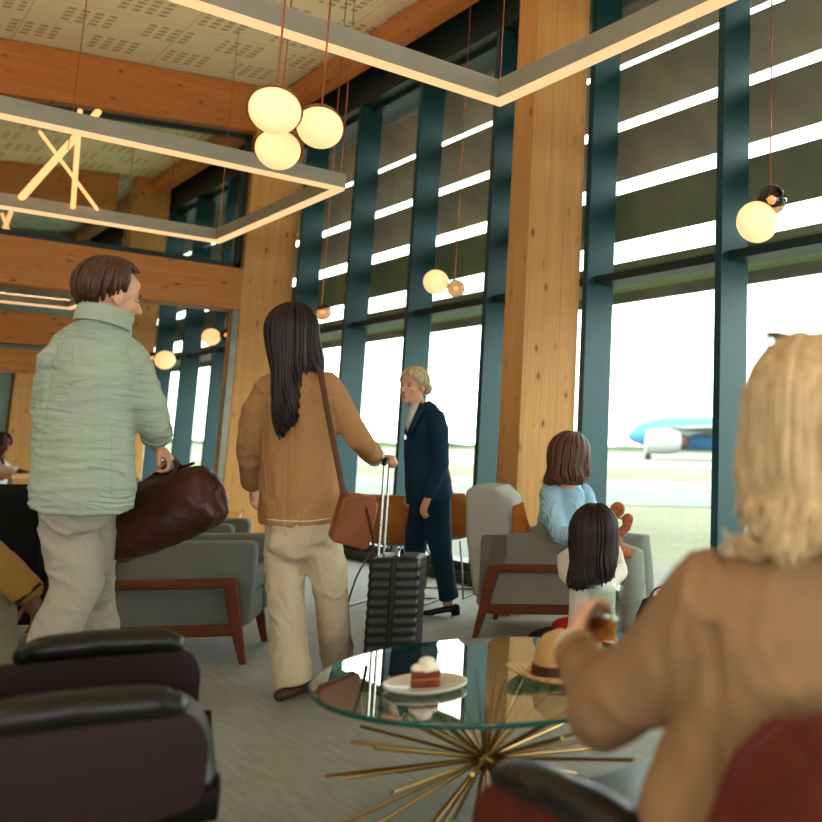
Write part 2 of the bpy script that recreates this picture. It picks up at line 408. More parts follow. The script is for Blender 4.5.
L2 = 16.2  # bay beyond the end wall, built in place of a mirror's reflection
column(3.58, 4.08, L2, L2+.3); column(2.35, 2.75, L2, L2+.3, 2.05)
beam(XMIN, 3.35, L2, L2+.34, 4.68, 5.23, .10)
beam(XMIN, 3.35, L2, L2+.34, 2.46, 2.91); beam(XMIN, 3.35, L2, L2+.34, 2.03, 2.38)
beam(XMIN, 3.55, -.1, .2, 4.68, 5.23, .10)
struct('wall_partition', MB().box((XMIN, L2+.05, 0), (2.33, L2+.25, 2.03)), plain('grey_green_wall', '6f8478', .8), smooth=False)
# end-wall glazing: clerestory and lower opening in place of a mirror, each in a dark frame
def glazed(n, x0, x1, z0, z1, y, slope=0, w=.045):
    zf = lambda x, z: z+(slope*(x-3.53) if z > 4.5 else 0)
    fr = MB()
    fr.add([(x0, y, z0), (x1, y, z0), (x1, y+.05, z0), (x0, y+.05, z0), (x0, y, z0+w), (x1, y, z0+w), (x1, y+.05, z0+w), (x0, y+.05, z0+w)], [(0, 3, 2, 1), (4, 5, 6, 7), (0, 1, 5, 4), (1, 2, 6, 5), (2, 3, 7, 6), (3, 0, 4, 7)])
    a, b = zf(x0, z1), zf(x1, z1)
    fr.add([(x0, y, a-w), (x1, y, b-w), (x1, y+.05, b-w), (x0, y+.05, a-w), (x0, y, a), (x1, y, b), (x1, y+.05, b), (x0, y+.05, a)], [(0, 3, 2, 1), (4, 5, 6, 7), (0, 1, 5, 4), (1, 2, 6, 5), (2, 3, 7, 6), (3, 0, 4, 7)])
    fr.box((x1-w, y, z0), (x1, y+.05, b-w/2))
    o = struct('window_%d' % n, fr, M_dark, smooth=False)
    pn = MB(); pn.add([(x0, y+.02, z0+w/2), (x1-w/2, y+.02, z0+w/2), (x1-w/2, y+.02, b-w/2), (x0, y+.02, a-w/2), (x0, y+.03, z0+w/2), (x1-w/2, y+.03, z0+w/2), (x1-w/2, y+.03, b-w/2), (x0, y+.03, a-w/2)],
        [(0, 1, 2, 3), (4, 7, 6, 5), (0, 4, 5, 1), (1, 5, 6, 2), (2, 6, 7, 3), (3, 7, 4, 0)])
    part('pane', pn, glass('partition_glass', 'e8f2ee', .6, 1.4), o, smooth=False)
glazed(40, XMIN, 3.54, 3.07, 4.66, L-.02+.1, .10, .06)
mir = MB(); mir.box((3.47, L-.03, 0), (3.54, L+.02, 2.58)); struct('trim_%d' % nt, mir, plain('mirror_edge', '8d8778', .3, .6), bevel=.004); nt += 1
# ------------------------------------------------------------------ outside
def ground():
    t = NT('airfield_grass'); v = t.coords(); n = t.noise(v, .25, 4); n2 = t.noise(t.coords(.02, .02, 1), 2, 3)
    c = t.ramp(n, [(.35, srgb('58583f')), (.65, srgb('6e6b54'))]); c = t.mix(t.ramp(n2, [(.4, 0.), (.6, .4)]), c, srgb('736f58'))
    fine = t.noise(v, 6, 3); c = t.mix(t.ramp(fine, [(.66, 0.), (.72, .5)]), c, srgb('a8a490'))
    t.bsdf(c, 1); return t.m
struct('ground', MB().box((XG+.45, -700, -.3), (1800, 1800, -.15)), ground(), smooth=False)
def strip(x0, x1, name, m): struct(name, MB().box((x0, -700, -.149), (x1, 1800, -.13)), m, smooth=False)
struct('added_bounce_strip', MB().box((XG+.45, -60, -.151), (XG+2.6, 60, -.128)), plain('bounce_strip_grey', '6c6861', .9), smooth=False)  # mostly unseen grey strip, added so less green light bounces onto the boards
def band(d0, d1, name, m, off=0, skew=0):
    mb = MB(); z = -.146
    a = [FW*d0+RT*-600, FW*d0+RT*900+FW*skew, FW*d1+RT*900+FW*skew, FW*d1+RT*-600]
    mb.prism([V((p.x, p.y, z)) for p in a], (0, 0, .012+off)); struct(name, mb, m, smooth=False)
M_tar = plain('taxiway_concrete', '666762', .9, 0, .04, .3); M_tarl = plain('apron_concrete', '80807a', .9, 0, .04, .3)
band(21, 31, 'taxiway', M_tar); band(31.02, 37, 'taxiway_shoulder', M_tarl); band(62, 118, 'runway', M_tarl)
band(160, 230, 'apron', M_tarl)
# hedge line far away
hb = MB(); rng = random.Random(3)
pts = []
for i in range(160):
    x = -500+i*9; pts.append((x, 1.2+rng.random()*2.0))
f_ = [FW*520+RT*x+UP*h for x, h in pts]; mb = MB()
for i in range(len(f_)-1):
    a, b = f_[i], f_[i+1]
    mb.add([V((a.x, a.y, -.2)), V((b.x, b.y, -.2)), b, a, V((a.x, a.y, -.2))+FW*6, V((b.x, b.y, -.2))+FW*6, b+FW*6, a+FW*6], [(0, 1, 2, 3), (3, 2, 6, 7), (4, 7, 6, 5)])
o = part('hedgerow', mb, plain('far_hedge', '66705a', .9, 0, .2, .05)); tag(o, 'distant low green hedgerow along the horizon beyond the airfield', 'hedge', kind='stuff')
# ------------------------------------------------------------------ parked aircraft
def aircraft():
    D = 112; nose = at(627, 449, D); nose.z = 0
    u = (RT*.985+FW*.17).normalized(); w = V((-u.y, u.x, 0))     # u: aft, w: away from us
    t = thing('airplane', 'blue and white passenger airplane parked on the airfield beyond the window', 'airplane', (nose.x, nose.y, -.14))
    P = lambda a, b, z: nose+u*a+w*b+UP*(z-.14)
    zc_ = 3.35; Rr = 2.15
    rings = []
    for a, r, dz in [(0, .05, -.55), (.25, .5, -.5), (.8, .95, -.36), (1.8, 1.42, -.2), (3.2, 1.8, -.08), (5, 2.05, 0), (7.5, Rr, 0), (22, Rr, 0), (30, 1.7, .35), (38, .5, 1.2)]:
        rings.append([P(a, r*math.cos(q*PI/12), zc_+dz+r*math.sin(q*PI/12)) for q in range(24)])
    mb = MB().loft(rings)
    part('fuselage', mb, plain('airplane_blue', '5088ba', .35, 0, .03, .2), t, ang=180)
    c = MB()
    for a, b in ((1.5, .75), (2.1, 1.15)):
        c.obox(P(a+.1, -b*1.02, zc_+.55), u*.28, UP*.16, w*.1)
    part('cockpit_window', c, M_black, t)
    # nacelle and exhaust
    e = MB(); ea, eb, ez = 1.6, -6.5, 2.2
    pr = [(0, 1.12), (-.1, 1.24), (.25, 1.42), (1.5, 1.5), (2.8, 1.42), (3.9, 1.2), (3.9, 1.1), (2.8, 1.2), (1.0, 1.15)]
    e.loft([[P(ea+a, eb+r*math.cos(q*PI/14), ez+r*math.sin(q*PI/14)) for q in range(28)] for a, r in pr])
    part('engine_nacelle', e, plain('airplane_white', 'a2a29e', .35, 0, .02), t, ang=50)
    e = MB(); e.loft([[P(ea+a, eb+r*math.cos(q*PI/12), ez+r*math.sin(q*PI/12)) for q in range(24)] for a, r in [(2.9, 1.15), (3.95, 1.0), (4.6, .75), (4.65, .6), (5.3, .08)]])
    part('engine_exhaust', e, plain('engine_brown', '5a3a32', .5, .3), t)
    # pylon and wings
    g = plain('airplane_grey', '7d8482', .5, 0, .08, .4)
    p = MB(); p.prism([P(ea+1.5, eb-.12, ez+1.4), P(ea+4.6, eb-.12, ez+.7), P(ea+7, eb-.12, ez+1.15), P(ea+5, eb-.12, ez+1.8), P(ea+2.5, eb-.12, ez+1.9)], w*.24)
    part('engine_pylon', p, g, t)
    for s in (-1, 1):
        q = MB(); ro = [(9, 1.8, 2.6), (15.5, 1.8, 2.3)]; ti = [(21, 16.5, 4.4), (22.6, 16.5, 4.35)]
        if s > 0: ti = [(21, 16.5, 4.4), (22.6, 16.5, 4.35)]
        kk = [(4.4, eb*-1, 3.7), (11.4, eb*-1, 3.1)]
        ro = [(3.9, 1.2, 3.2), (11.8, 1.2, 2.6)]
        vs = []
        for sec, th in ((ro, .55), (kk, .4), (ti, .12)):
            (a0, b, z0), (a1, _, z1) = sec
            vs += [P(a0, s*b, z0), P(lerp(a0, a1, .3), s*b, z0+th), P(a1, s*b, z1), P(lerp(a0, a1, .3), s*b, z0-th*.5)]
        q.add(vs, [(i*4+j, i*4+(j+1) % 4, (i+1)*4+(j+1) % 4, (i+1)*4+j) for i in range(2) for j in range(4)]+[(3, 2, 1, 0), (8, 9, 10, 11)])
        wg = part('wing', q, g, t, ang=60)
        l = MB(); l.prism([P(20.6, s*16.5, 4.3), P(22.6, s*16.5, 4.3), P(23.6, s*17, 6.4), P(23, s*17, 6.4)], w*.1)
        part('winglet', l, plain('winglet_orange', 'e08a50', .5), wg)
    for a0, b0 in ((8.3, -6.5), (9.4, -9.3)):
        q = MB(); q.ell(P(a0+3.4, b0, 3.2), (2.2, .28, .32), X=u, Y=w); part('flap_fairing', q, g, t)
    q = MB(); q.prism([P(31, -.1, 4.9), P(37.5, -.1, 5), P(39.5, -.1, 10.2), P(37, -.1, 10.2)], w*.2); part('tail_fin', q, plain('airplane_blue', '5088ba'), t)
    q = MB(); q.tube([P(2.6, 0, 2.2), P(2.6, 0, .45)], .1, 8); gq = part('nose_gear', q, plain('gear_red', 'b86a5c', .5), t)
    q = MB()
    for s in (-.22, .22): q.tube([P(2.6, s-.1, .42), P(2.6, s+.1, .42)], .42, 16)
    part('wheel', q, plain('tyre', '44403e', .8), gq)
    for s in (-2.2, 2.2):
        q = MB(); q.tube([P(13, s, 2.4), P(13, s, .55)], .14, 8); gq = part('main_gear', q, g, t)
        q = MB()
        for a in (-.6, .6): q.tube([P(13+a, s-.4, .52), P(13+a, s+.4, .52)], .52, 16)
        part('wheel', q, plain('tyre', '44403e', .8), gq)
aircraft()
# ------------------------------------------------------------------ sky
w = bpy.data.worlds.new('sky'); sc.world = w; w.use_nodes = True; nt_ = w.node_tree; nt_.nodes.clear()
bg = nt_.nodes.new('ShaderNodeBackground'); ow = nt_.nodes.new('ShaderNodeOutputWorld')
bg.inputs[0].default_value = (1, 1, .98, 1); bg.inputs[1].default_value = 5.6; nt_.links.new(bg.outputs[0], ow.inputs[0])
# sky portals in the real openings (they only guide sampling)
def portal(c, sx, sy, rot):
    l = bpy.data.lights.new('portal', 'AREA'); l.shape = 'RECTANGLE'; l.size = sx; l.size_y = sy; l.cycles.is_portal = True
    o = bpy.data.objects.new('sky_portal', l); COL.objects.link(o); o.location = c; o.rotation_euler = rot
portal((XG+.12, 3.0, 2.4), 4.7, 15, (0, R(90), 0))
portal((XG+.12, 15.9, 2.4), 4.7, 10.8, (0, R(90), 0))
# ------------------------------------------------------------------ lamps
M_glow = plain('opal_glass', 'e8d8b8', .25, 0, .01, 3, Emission_Color=srgb('ffcf85'), Emission_Strength=.78); M_led = emit('led_strip', 'ffc890', 1.08)
M_copper = plain('copper', 'a8623c', .3, .9); M_alu = plain('fixture_grey', 'a09a88', .5, .3, .03)
M_smoke = glass('smoked_globe_glass', 'a38a72', 1.0, 1.7, .02)
def frame_lamp(x0, x1, y0, y1, z, label):
    t = thing('frame_pendant_light', label, 'pendant light', ((x0+x1)/2, (y0+y1)/2, z), 0, None)
    w, h = .062, .125; cx, cy = (x0+x1)/2, (y0+y1)/2; a, b = (x1-x0)/2, (y1-y0)/2
    f = MB(); q = MB()
    for (p0, p1) in (((-a, -b), (a, -b+w)), ((-a, b-w), (a, b)), ((-a, -b+w), (-a+w, b-w)), ((a-w, -b+w), (a, b-w))):
        f.box((p0[0], p0[1], .02), (p1[0], p1[1], h))
        q.box((p0[0]+.006, p0[1]+.006, -.004), (p1[0]-.006, p1[1]-.006, .022)) if abs(p1[0]-p0[0]) > w*2 else q.box((p0[0]+.006, p0[1]-.006, -.004), (p1[0]-.006, p1[1]+.006, .022))
    up = MB()  # glowing strips added on top, unseen from below, to brighten the ceiling
    for (p0, p1) in (((-a+.05, -b+.015), (a-.05, -b+w-.015)), ((-a+.05, b-w+.015), (a-.05, b-.015)), ((-a+.015, -b+.1), (-a+w-.015, b-.1)), ((a-w+.015, -b+.1), (a-.015, b-.1))): up.box((p0[0], p0[1], h-.004), (p1[0], p1[1], h+.003))
    part('ceiling_fill_strip', up, emit('ceiling_fill_glow', 'ffc48a', 24), t, local=True, smooth=False)
    part('frame', f, M_alu, t, local=True, smooth=False); part('diffuser', q, M_led, t, local=True, smooth=False)
    for sx in (-1, 1):
        for sy in (-1, 1):
            top = zc(cx+sx*(a-w/2))-z-.002
            c = MB().tube([(sx*(a-w/2), sy*(b-w/2), h), (sx*(a-w/2), sy*(b-w/2), top)], .003, 6)
            part('cable', c, M_copper, t, local=True)
ZF = 3.0
frame_lamp(-.9, 2.66, 1.2, 4.28, ZF, 'large rectangular grey frame light hanging nearest, above the coffee table')
frame_lamp(-.9, 2.82, 6.62, 9.38, ZF, 'rectangular grey frame light hanging farther back on the left, before the wooden end wall')
frame_lamp(-.6, 2.9, 13.3, 16.0, ZF, 'rectangular frame light beyond the end wall glass, standing in for a mirrored one')
def globe(p, r, label, group=None, cap='half', canopy=True, bead=None, zt=None):
    p = V(p); t = thing('globe_pendant_light', label, 'pendant light', p, 0, group)
    part('globe', MB().ell((0, 0, 0), r, 28, 18), M_glow, t, local=True)
    top = zc(p.x)-p.z-.001
    if cap == 'half':
        ax = (RT*-.30+FW*.62+UP*.66).normalized(); u = ax.cross(UP).normalized(); v = ax.cross(u); q = MB(); rings = []
        for rr, s in [(r*1.07, -.05), (r*1.09, .0), (r*1.07, .02), (r*.8, .35), (r*.3, .42)]:
            pass
        for ph in (0, .12, .4, .8, 1.2, 1.5): rings.append([ax*r*1.07*math.sin(ph)-ax*r*.02+(u*math.cos(k*PI/16)+v*math.sin(k*PI/16))*r*1.07*math.cos(ph) for k in range(32)])
        for ph in (1.5, 1.2, .8, .4, .12, 0): rings.append([ax*r*1.03*math.sin(ph)-ax*r*.02+(u*math.cos(k*PI/16)+v*math.sin(k*PI/16))*r*1.03*math.cos(ph) for k in range(32)])
        q.loft(rings, cap=False); part('copper_shell', q, M_copper, t, local=True)
        part('cord', MB().tube([(0, 0, r*.98), (0, 0, top)], .0045, 8), M_copper, t, local=True)
    else:
        b = V(bead); h = MB().ell(b, r*.72, 20, 14); part('glass_globe', h, M_smoke, t, local=True)
        hb = MB().ell(b, r*.22, 12, 8); part('bulb', hb, emit('bulb_glow', 'ffc080', 3), t, local=True)
        part('rod', MB().tube([b*.9+V((0, 0, r*.5)), (b.x*.9, b.y*.9, top)], .004, 8), M_copper, t, local=True)
        k = MB().tube([b*.45, b*.65], .012, 8); part('connector', k, M_copper, t, local=True)
    cn = MB().lathe([(.045, -.03), (.05, -.02), (.05, 0)], (0, 0, top), 20) if cap == 'half' else MB().lathe([(.045, -.03), (.05, -.02), (.05, 0)], (V(bead).x*.9, V(bead).y*.9, top), 20)
    part('canopy', cn, M_copper, t, local=True)
    l = bpy.data.lights.new('globe_lamp', 'POINT'); l.energy = 5; l.color = (1, .62, .3); l.shadow_soft_size = r*1.02
    return t
globe(at(275, 110, 3.72), .098, 'upper left glowing globe of the hanging cluster of three, with copper shell', 'cluster of three globe pendants')
globe(at(320, 127, 4.15), .098, 'right glowing globe of the hanging cluster of three, on the longest visible cord', 'cluster of three globe pendants')
globe(at(278, 149, 4.3), .098, 'lowest glowing globe of the hanging cluster of three, half behind the upper one', 'cluster of three globe pendants')
sb = lambda k: RT*.11*k+UP*.075*abs(k)
globe(at(757, 222, 4.4), .1, 'glowing globe with smoky glass globe hanging at the right before the window blinds', 'twin globe pendants', 'bead', bead=RT*.07+UP*.11+FW*.0)
globe(at(436, 282, 7.4), .1, 'glowing globe with small clear globe hanging between the pillar and the uniformed woman', 'twin globe pendants', 'bead', bead=RT*.165-UP*.05)
globe(at(305, 322, 7.6), .095, 'globe pendant mostly hidden behind the long-haired standing woman', 'twin globe pendants', 'bead', bead=RT*.14+UP*.085)
globe(at(165, 360, 11.6), .117, 'glowing globe past the end wall, standing in for a mirrored globe, beside the man in the green shirt', 'twin globe pendants', 'bead', bead=RT*-.17+UP*.02)
globe(at(211, 337, 11.9), .11, 'glowing globe standing in for a mirrored one, high in the opening left of the end wall post', 'twin globe pendants', 'bead', bead=RT*.19+UP*.03)
# downlights added on the ceiling, out of view, to brighten the hall
for i, (x, y) in enumerate([(-1.5, -1.5), (1.6, -1.8), (-1.8, 1.6), (-2.2, 5.0), (-2.2, 9.0), (-1.0, 13.5)]):
    z = zc(x)-.004; t = thing('fill_downlight', 'round white lamp added out of view as downlight', 'added ceiling light', (x, y, z), 0, 'added fill lights')
    part('housing', MB().lathe([(.16, 0), (.16, -.1), (.145, -.1), (.145, -.03)], (0, 0, 0), 28, cap=False), M_alu, t, local=True)
    l = bpy.data.lights.new('fill', 'AREA'); l.shape = 'DISK'; l.size = .27; l.energy = 26; l.color = (1, .74, .45); l.spread = R(150)
    q = bpy.data.objects.new('lamp', l); COL.objects.link(q); q.location = (0, 0, -.06); q.parent = t
# stick chandelier between the frame and the end wall
def sticks(name, P, loc, label):
    t = thing(name, label, 'pendant light', loc)
    for i, (a, b, r) in enumerate(P): part('light_stick', MB().tube([a, b], r, 10, round_end=True), emit('stick_glow', 'ffb070', 1.6), t)
    part('cord', MB().tube([V(loc), (loc[0], loc[1], zc(loc[0])-.001)], .004, 8), M_copper, t)
d = 7.9
sticks('stick_chandelier', [(at(22, 197, d-.3), at(98, 112, d+.3), .028), (at(73, 207, d), at(80, 111, d), .02), (at(40, 132, d+.2), at(97, 209, d+.1), .014)], at(68, 150, d), 'chandelier of crossed glowing sticks hanging beyond the grey frame light')
d = 13.5
sticks('stick_chandelier', [(at(4, 230, d), at(11, 212, d), .03), (at(2, 214, d), at(9, 232, d), .02)], at(6, 222, d), 'small distant stick chandelier at the left edge seen through the end wall glass')
# ================================================================== furniture
M_walnut = wood('walnut_frame', '713a1c', '582a12', 'x', knots=False, rough=.4)
M_upG = fabric('grey_upholstery', '8f897b', '6e6a60', 420, bump=.4)
M_upGl = fabric('pale_upholstery', 'aba89c', '8d8a80', 420, bump=.4)
M_upT = fabric('green_grey_upholstery', '77796e', '585d54', 420, bump=.4)
M_leather = plain('black_leather', '14130f', .36, 0, .1, 8, .25, 90)
M_brass = plain('brass', '9a7644', .30, .95, .05)
M_chrome = plain('chrome', 'b9b9b4', .2, .95, .03)
M_metal = plain('bent_rod_metal', '5d5b55', .35, .9, .03)
def rbox(mb, a, b): return mb.box(a, b)
def arc(cx, cz, r, a0, a1, n, y=0): return [V((cx+r*math.cos(R(lerp(a0, a1, i/n))), y, cz+r*math.sin(R(lerp(a0, a1, i/n))))) for i in range(n+1)]
def roundrect(x0, z0, x1, z1, r, y=0, n=5):
    rr = r if isinstance(r, (list, tuple)) else (r,)*4   # bl, br, tr, tl
    return arc(x0+rr[0], z0+rr[0], rr[0], 180, 270, n, y)+arc(x1-rr[1], z0+rr[1], rr[1], 270, 360, n, y)+arc(x1-rr[2], z1-rr[2], rr[2], 0, 90, n, y)+arc(x0+rr[3], z1-rr[3], rr[3], 90, 180, n, y)
def armchair(label, loc, rz, fab, fab2, W=.66, D=.80, group=None, back=True):
    """x forward, y to the left"""
    t = thing('upholstered_armchair', label, 'armchair', loc, rz, group); h = W/2
    for s in (-1, 1):
        y0 = s*(h-.05)
        p = MB().prism(roundrect(-D/2, .175, D/2, .605, (.03, .05, .045, .03), y0-.05), (0, .10, 0))
        part('arm_panel', p, fab, t, local=True, bevel=.012, seg=3)
        yo = s*(h+.004)
        fr = MB()
        # splayed outer frame: top rail, lower rail and two legs
        fr.prism([(-D/2+.075, yo, .425), (D/2-.075, yo, .425), (D/2-.06, yo, .38), (-D/2+.06, yo, .38)], (0, s*.035, 0))
        fr.prism([(-D/2+.035, yo, .195), (D/2-.035, yo, .195), (D/2-.03, yo, .14), (-D/2+.03, yo, .14)], (0, s*.035, 0))
        part('side_rail', fr, M_walnut, t, local=True, bevel=.006)
        for q in (-1, 1):
            lg = MB(); xa, xb = q*(D/2-.075), q*(D/2+.005)
            lg.prism([(xa, yo-s*.001, .427), (xa-q*.055, yo-s*.001, .38), (xb-q*.09, yo-s*.001, .19), (xb-q*.032, yo-s*.001, 0), (xb, yo-s*.001, 0), (xb-q*.035, yo-s*.001, .2)], (0, s*.037, 0))
            part('leg', lg, M_walnut, t, local=True, bevel=.005)
    st = MB().box((-D/2+.04, -h+.1, .17), (D/2-.02, h-.1, .32)); part('seat_base', st, fab, t, local=True, bevel=.015, seg=3)
    cu = MB().prism(roundrect(-D/2+.16, .32, D/2, .455, .05, -h+.105), (0, 2*h-.21, 0)); part('seat_cushion', cu, fab, t, local=True, bevel=.02, seg=3)
    bk = MB(); a = -D/2-.0
    bk.prism([V((a-.10, -h, .85)), V((a-.085, -h, .60)), V((a-.02, -h, .23)), V((a+.10, -h, .23)), V((a+.20, -h, .47)), V((a+.15, -h, .80)), V((a+.07, -h, .875)), V((a-.05, -h, .885))], (0, 2*h, 0))
    part('backrest', bk, fab2, t, local=True, bevel=.022, seg=4)
    return t
def place(fx, fy, W, D, end, yaw=0):
    """armchair origin from the floor point of the camera-side leg at its rear (-1) or front (+1) end"""
    f = fl(fx, fy); rz = math.atan2(RT.y, RT.x)+yaw; fwd = V((math.cos(rz), math.sin(rz), 0)); left = V((-fwd.y, fwd.x, 0))
    o = f - fwd*end*(D/2) + left*(W/2); return (o.x, o.y, 0), rz
lo, rz = place(474, 637, .56, .80, -1, R(1)); armchair('grey armchair with walnut side frame by the pillar, holding an orange cushion', lo, rz, M_upG, M_upGl, .56, .80); RCH = (V(lo), rz)
lo, rz = place(246, 663, .54, .78, 1, R(15)); armchair('green-grey armchair with walnut side frame, the nearer one, left of the long-haired woman', lo, rz, M_upT, M_upT, .54, .78); LCH = (V(lo), rz)
q = at(207, 600, 5.55)-RT*.42+FW*.33; armchair('green-grey armchair farther back, mostly hidden behind the nearer one', (q.x, q.y, 0), rz+R(0), M_upT, M_upT, .60, .80)
# orange cushion on the right armchair
f_ = V((math.cos(RCH[1]), math.sin(RCH[1]), 0)); l_ = V((-f_.y, f_.x, 0))
def cushion(name, label, c, ax, ay, az, m, cat='cushion'):
    mb = MB(); n = 14; top = []; 
    for s in (1, -1):
        g = []
        for i in range(n+1):
            for j in range(n+1):
                u, v = i/n*2-1, j/n*2-1; k = max(0, (1-u**4)*(1-v**4))**.6; pin = 1-.10*(1-(abs(u*v))**1.5)*0+.05*abs(u*v)
                g.append(V(c)+V(ax)*u*pin+V(ay)*v*pin+V(az)*s*k)
        o = len(mb.v); fs = [(i*(n+1)+j, (i+1)*(n+1)+j, (i+1)*(n+1)+j+1, i*(n+1)+j+1) for i in range(n) for j in range(n)]
        mb.add(g, fs if s > 0 else [f[::-1] for f in fs])
    return tag(part(name, mb, m, base=V(c)), label, cat)
c = at(516, 523, 5.74)
cushion('scatter_cushion', 'orange scatter cushion on the grey armchair behind the seated woman', c, (f_*.9+UP*.35).normalized()*.075, (UP*.9-f_*.35+l_*.3).normalized()*.11, (l_*.9).normalized()*.05, fabric('orange_fabric', 'c9762e', 'a5561c', 300))
# ---------------------------------------------------------------- moulded plywood lounge chairs
M_shell = wood('dark_walnut_shell', '250f09', '1b0a06', 'x', knots=False, rough=.38, gs=.6)
M_shellr = wood('red_walnut_shell', '5c2214', '47160c', 'z', knots=False, rough=.42, gs=.4)
def lounge(label, loc, rz, shellm=None, W=.58, lean=.30, low=False, pd=0, bx=-.38, hz=0, pw=1.0):
    shellm = shellm or M_shell; h = W/2
    t = thing('plywood_lounge_chair', label, 'lounge chair', loc, rz)
    for s in (-1, 1):
        y0 = s*(h+.006)
        pr = roundrect(-.42, .375, .40, .572+hz, (.06, .03, .085, .06), y0-.011, 7)
        pr = [V((p.x, p.y, p.z-.10*max(0, (-p.x-.05))*1.0-.14*(.4-p.x)*max(0, min(1, (.572+hz-p.z)/.13)))) for p in pr]
        part('side_shell', MB().prism(pr, (0, .022, 0)), shellm, t, local=True, bevel=.004)
        pad = MB(); pts = [(-.12, s*(h+.0), .578), (-.08, s*(h+.0), .588), (.04, s*(h+.0), .592), (.16, s*(h+.0), .590), (.205, s*(h+.0), .580)]
        pad.tube([V(q)+V((pd, 0, hz)) for q in curve(pts, 4)], [(.052*pw*k**.3 if 0 < k < 1 else .04*pw, .034*k**.2*pw) for k in [max(.22, 4*(i/16)*(1-i/16)) for i in range(17)]], 16, round_end=True)
        part('arm_pad', pad, M_leather, t, local=True)
    sh = MB(); pr = [V((-.40, -h+.01, .30)), V((.33, -h+.01, .395)), V((.34, -h+.01, .385)), V((.33, -h+.01, .372)), V((-.40, -h+.01, .277))]
    part('seat_shell', MB().prism(pr, (0, W-.02, 0)), shellm, t, local=True)
    cu = MB(); ring = []
    for i in range(15):
        y = lerp(-h+.02, h-.02, i/14); e = 1-abs(i/7-1)**6
        rr = roundrect(-.36, .36-.08*e, .43, .40+.10*e, .085, y, 6); rr = [V((p.x, p.y, p.z+.06*(p.x-.0))) if p.x < .3 else V((p.x, p.y, p.z+.018-(p.x-.3)*.5*(1 if p.z > .4 else 0))) for p in rr]
        ring.append(rr)
    part('seat_cushion', cu.loft(ring), M_leather, t, local=True)
    for nm, zz0, zz1 in ((('back_shell', .40, .77),) if low else (('lower_back_shell', .40, .70), ('upper_back_shell', .72, 1.0))):
        rings = []
        for th in (0, 1):
            pass
        a = []; n = 16
        def bp(u, z, off): # curved shell
            ang = (u-.5)*2; x = bx-(z-.4)*lean+ang*ang*.10-off; y = (h+.03)*ang; return V((x, y, z))
        for z in [lerp(zz0, zz1, k/8) for k in range(9)]:
            kk = (z-zz0)/(zz1-zz0); sq = (1-abs(2*kk-1)**6)**.5*.12+.88
            rings.append([bp(.5+(i/n-.5)*sq, z, 0) for i in range(n+1)]+[bp(.5+(i/n-.5)*sq, z, .022) for i in range(n, -1, -1)])
        part(nm, MB().loft(rings), shellm, t, local=True, bevel=.003)
        rings = []
        for k in range(9):
            kk = k/8; e = (max(.0, 1-abs(2*kk-1)**4))**.5; z = lerp(zz0+.01, zz1-.01, kk)
            rings.append([bp(.06+.88*i/n, z, -.002) for i in range(n+1)]+[bp(.06+.88*i/n, z, -.012-.075*e*(max(.02, 1-abs(2*i/n-1)**5))) for i in range(n, -1, -1)])
        part(nm.replace('shell', 'cushion'), MB().loft(rings), M_leather, t, local=True)
    st = MB(); st.box((.12, -.2, .0), (.20, -.15, .30)); st.box((.12, .15, 0), (.2, .2, .30)); st.box((-.25, -.2, 0), (-.17, -.15, .25)); st.box((-.25, .15, 0), (-.17, .2, .25))
    for s in (-1, 1):
        for xx, zt in ((.14, .30), (-.24, .25)):
            part('leg', MB().prism([V((xx-.045, s*.19-.025, zt)), V((xx+.05, s*.19-.025, zt)), V((xx+.04, s*.19-.025, 0)), V((xx-.0, s*.19-.025, 0))], (0, .05, 0)), shellm, t, local=True, bevel=.004)
    return t
fd = (RT*.87+FW*.49).normalized(); rz = math.atan2(fd.y, fd.x); lf = V((-fd.y, fd.x, 0))
o = V((.69, 2.15, 0)) - fd*.37 + lf*.355
lounge('dark walnut and black leather lounge chair in the lower left foreground, empty', (o.x, o.y, 0), rz, None, .68, .30, False, .12)
# the chair the blonde woman sits in (she faces away to the left)
fd2 = V((0, 1, 0)); rz2 = math.atan2(fd2.y, fd2.x); lf2 = V((-fd2.y, fd2.x, 0))
BC = V((1.27, 1.12, 0))
lounge('reddish walnut lounge chair with black arm pads under the blonde woman in the right foreground', (BC.x, BC.y, 0), rz2, M_shellr, .58, .42, True, .12, -.20, -.03, .85)
# ---------------------------------------------------------------- coffee table
TC = V((1.715, 2.585, 0)); TR, TZ = .56, .415
t = thing('glass_coffee_table', 'round glass coffee table on a brass starburst base', 'coffee table', TC)
M_tglass = glass('table_glass', 'cfe2d8', 1.7, 1.6, 0, 'ffffff')
top = MB().lathe([(TR-.004, TZ-.014), (TR, TZ-.010), (TR, TZ-.003), (TR-.003, TZ)], (0, 0, 0), 96)
part('table_top', MB().lathe([(TR-.006, TZ-.0125), (TR-.006, TZ-.0003)], (0, 0, 0), 96), M_tglass, t, local=True, ang=30)
rim = MB().lathe([(TR-.0065, TZ-.013), (TR-.001, TZ-.013), (TR, TZ-.010), (TR, TZ-.003), (TR-.001, TZ), (TR-.0065, TZ)], (0, 0, 0), 96, cap=False)
part('glass_rim', rim, plain('green_glass_edge', '1d5a50', .08, 0, .05, 3, Transmission_Weight=.3), t, local=True, ang=60, label='dark green polished glass edge')
rg = random.Random(12); hub = V((-.055, -.02, .175))
part('hub', MB().ell(hub, .035, 20, 12), M_brass, t, local=True)
N = 58; ga = PI*(3-5**.5)
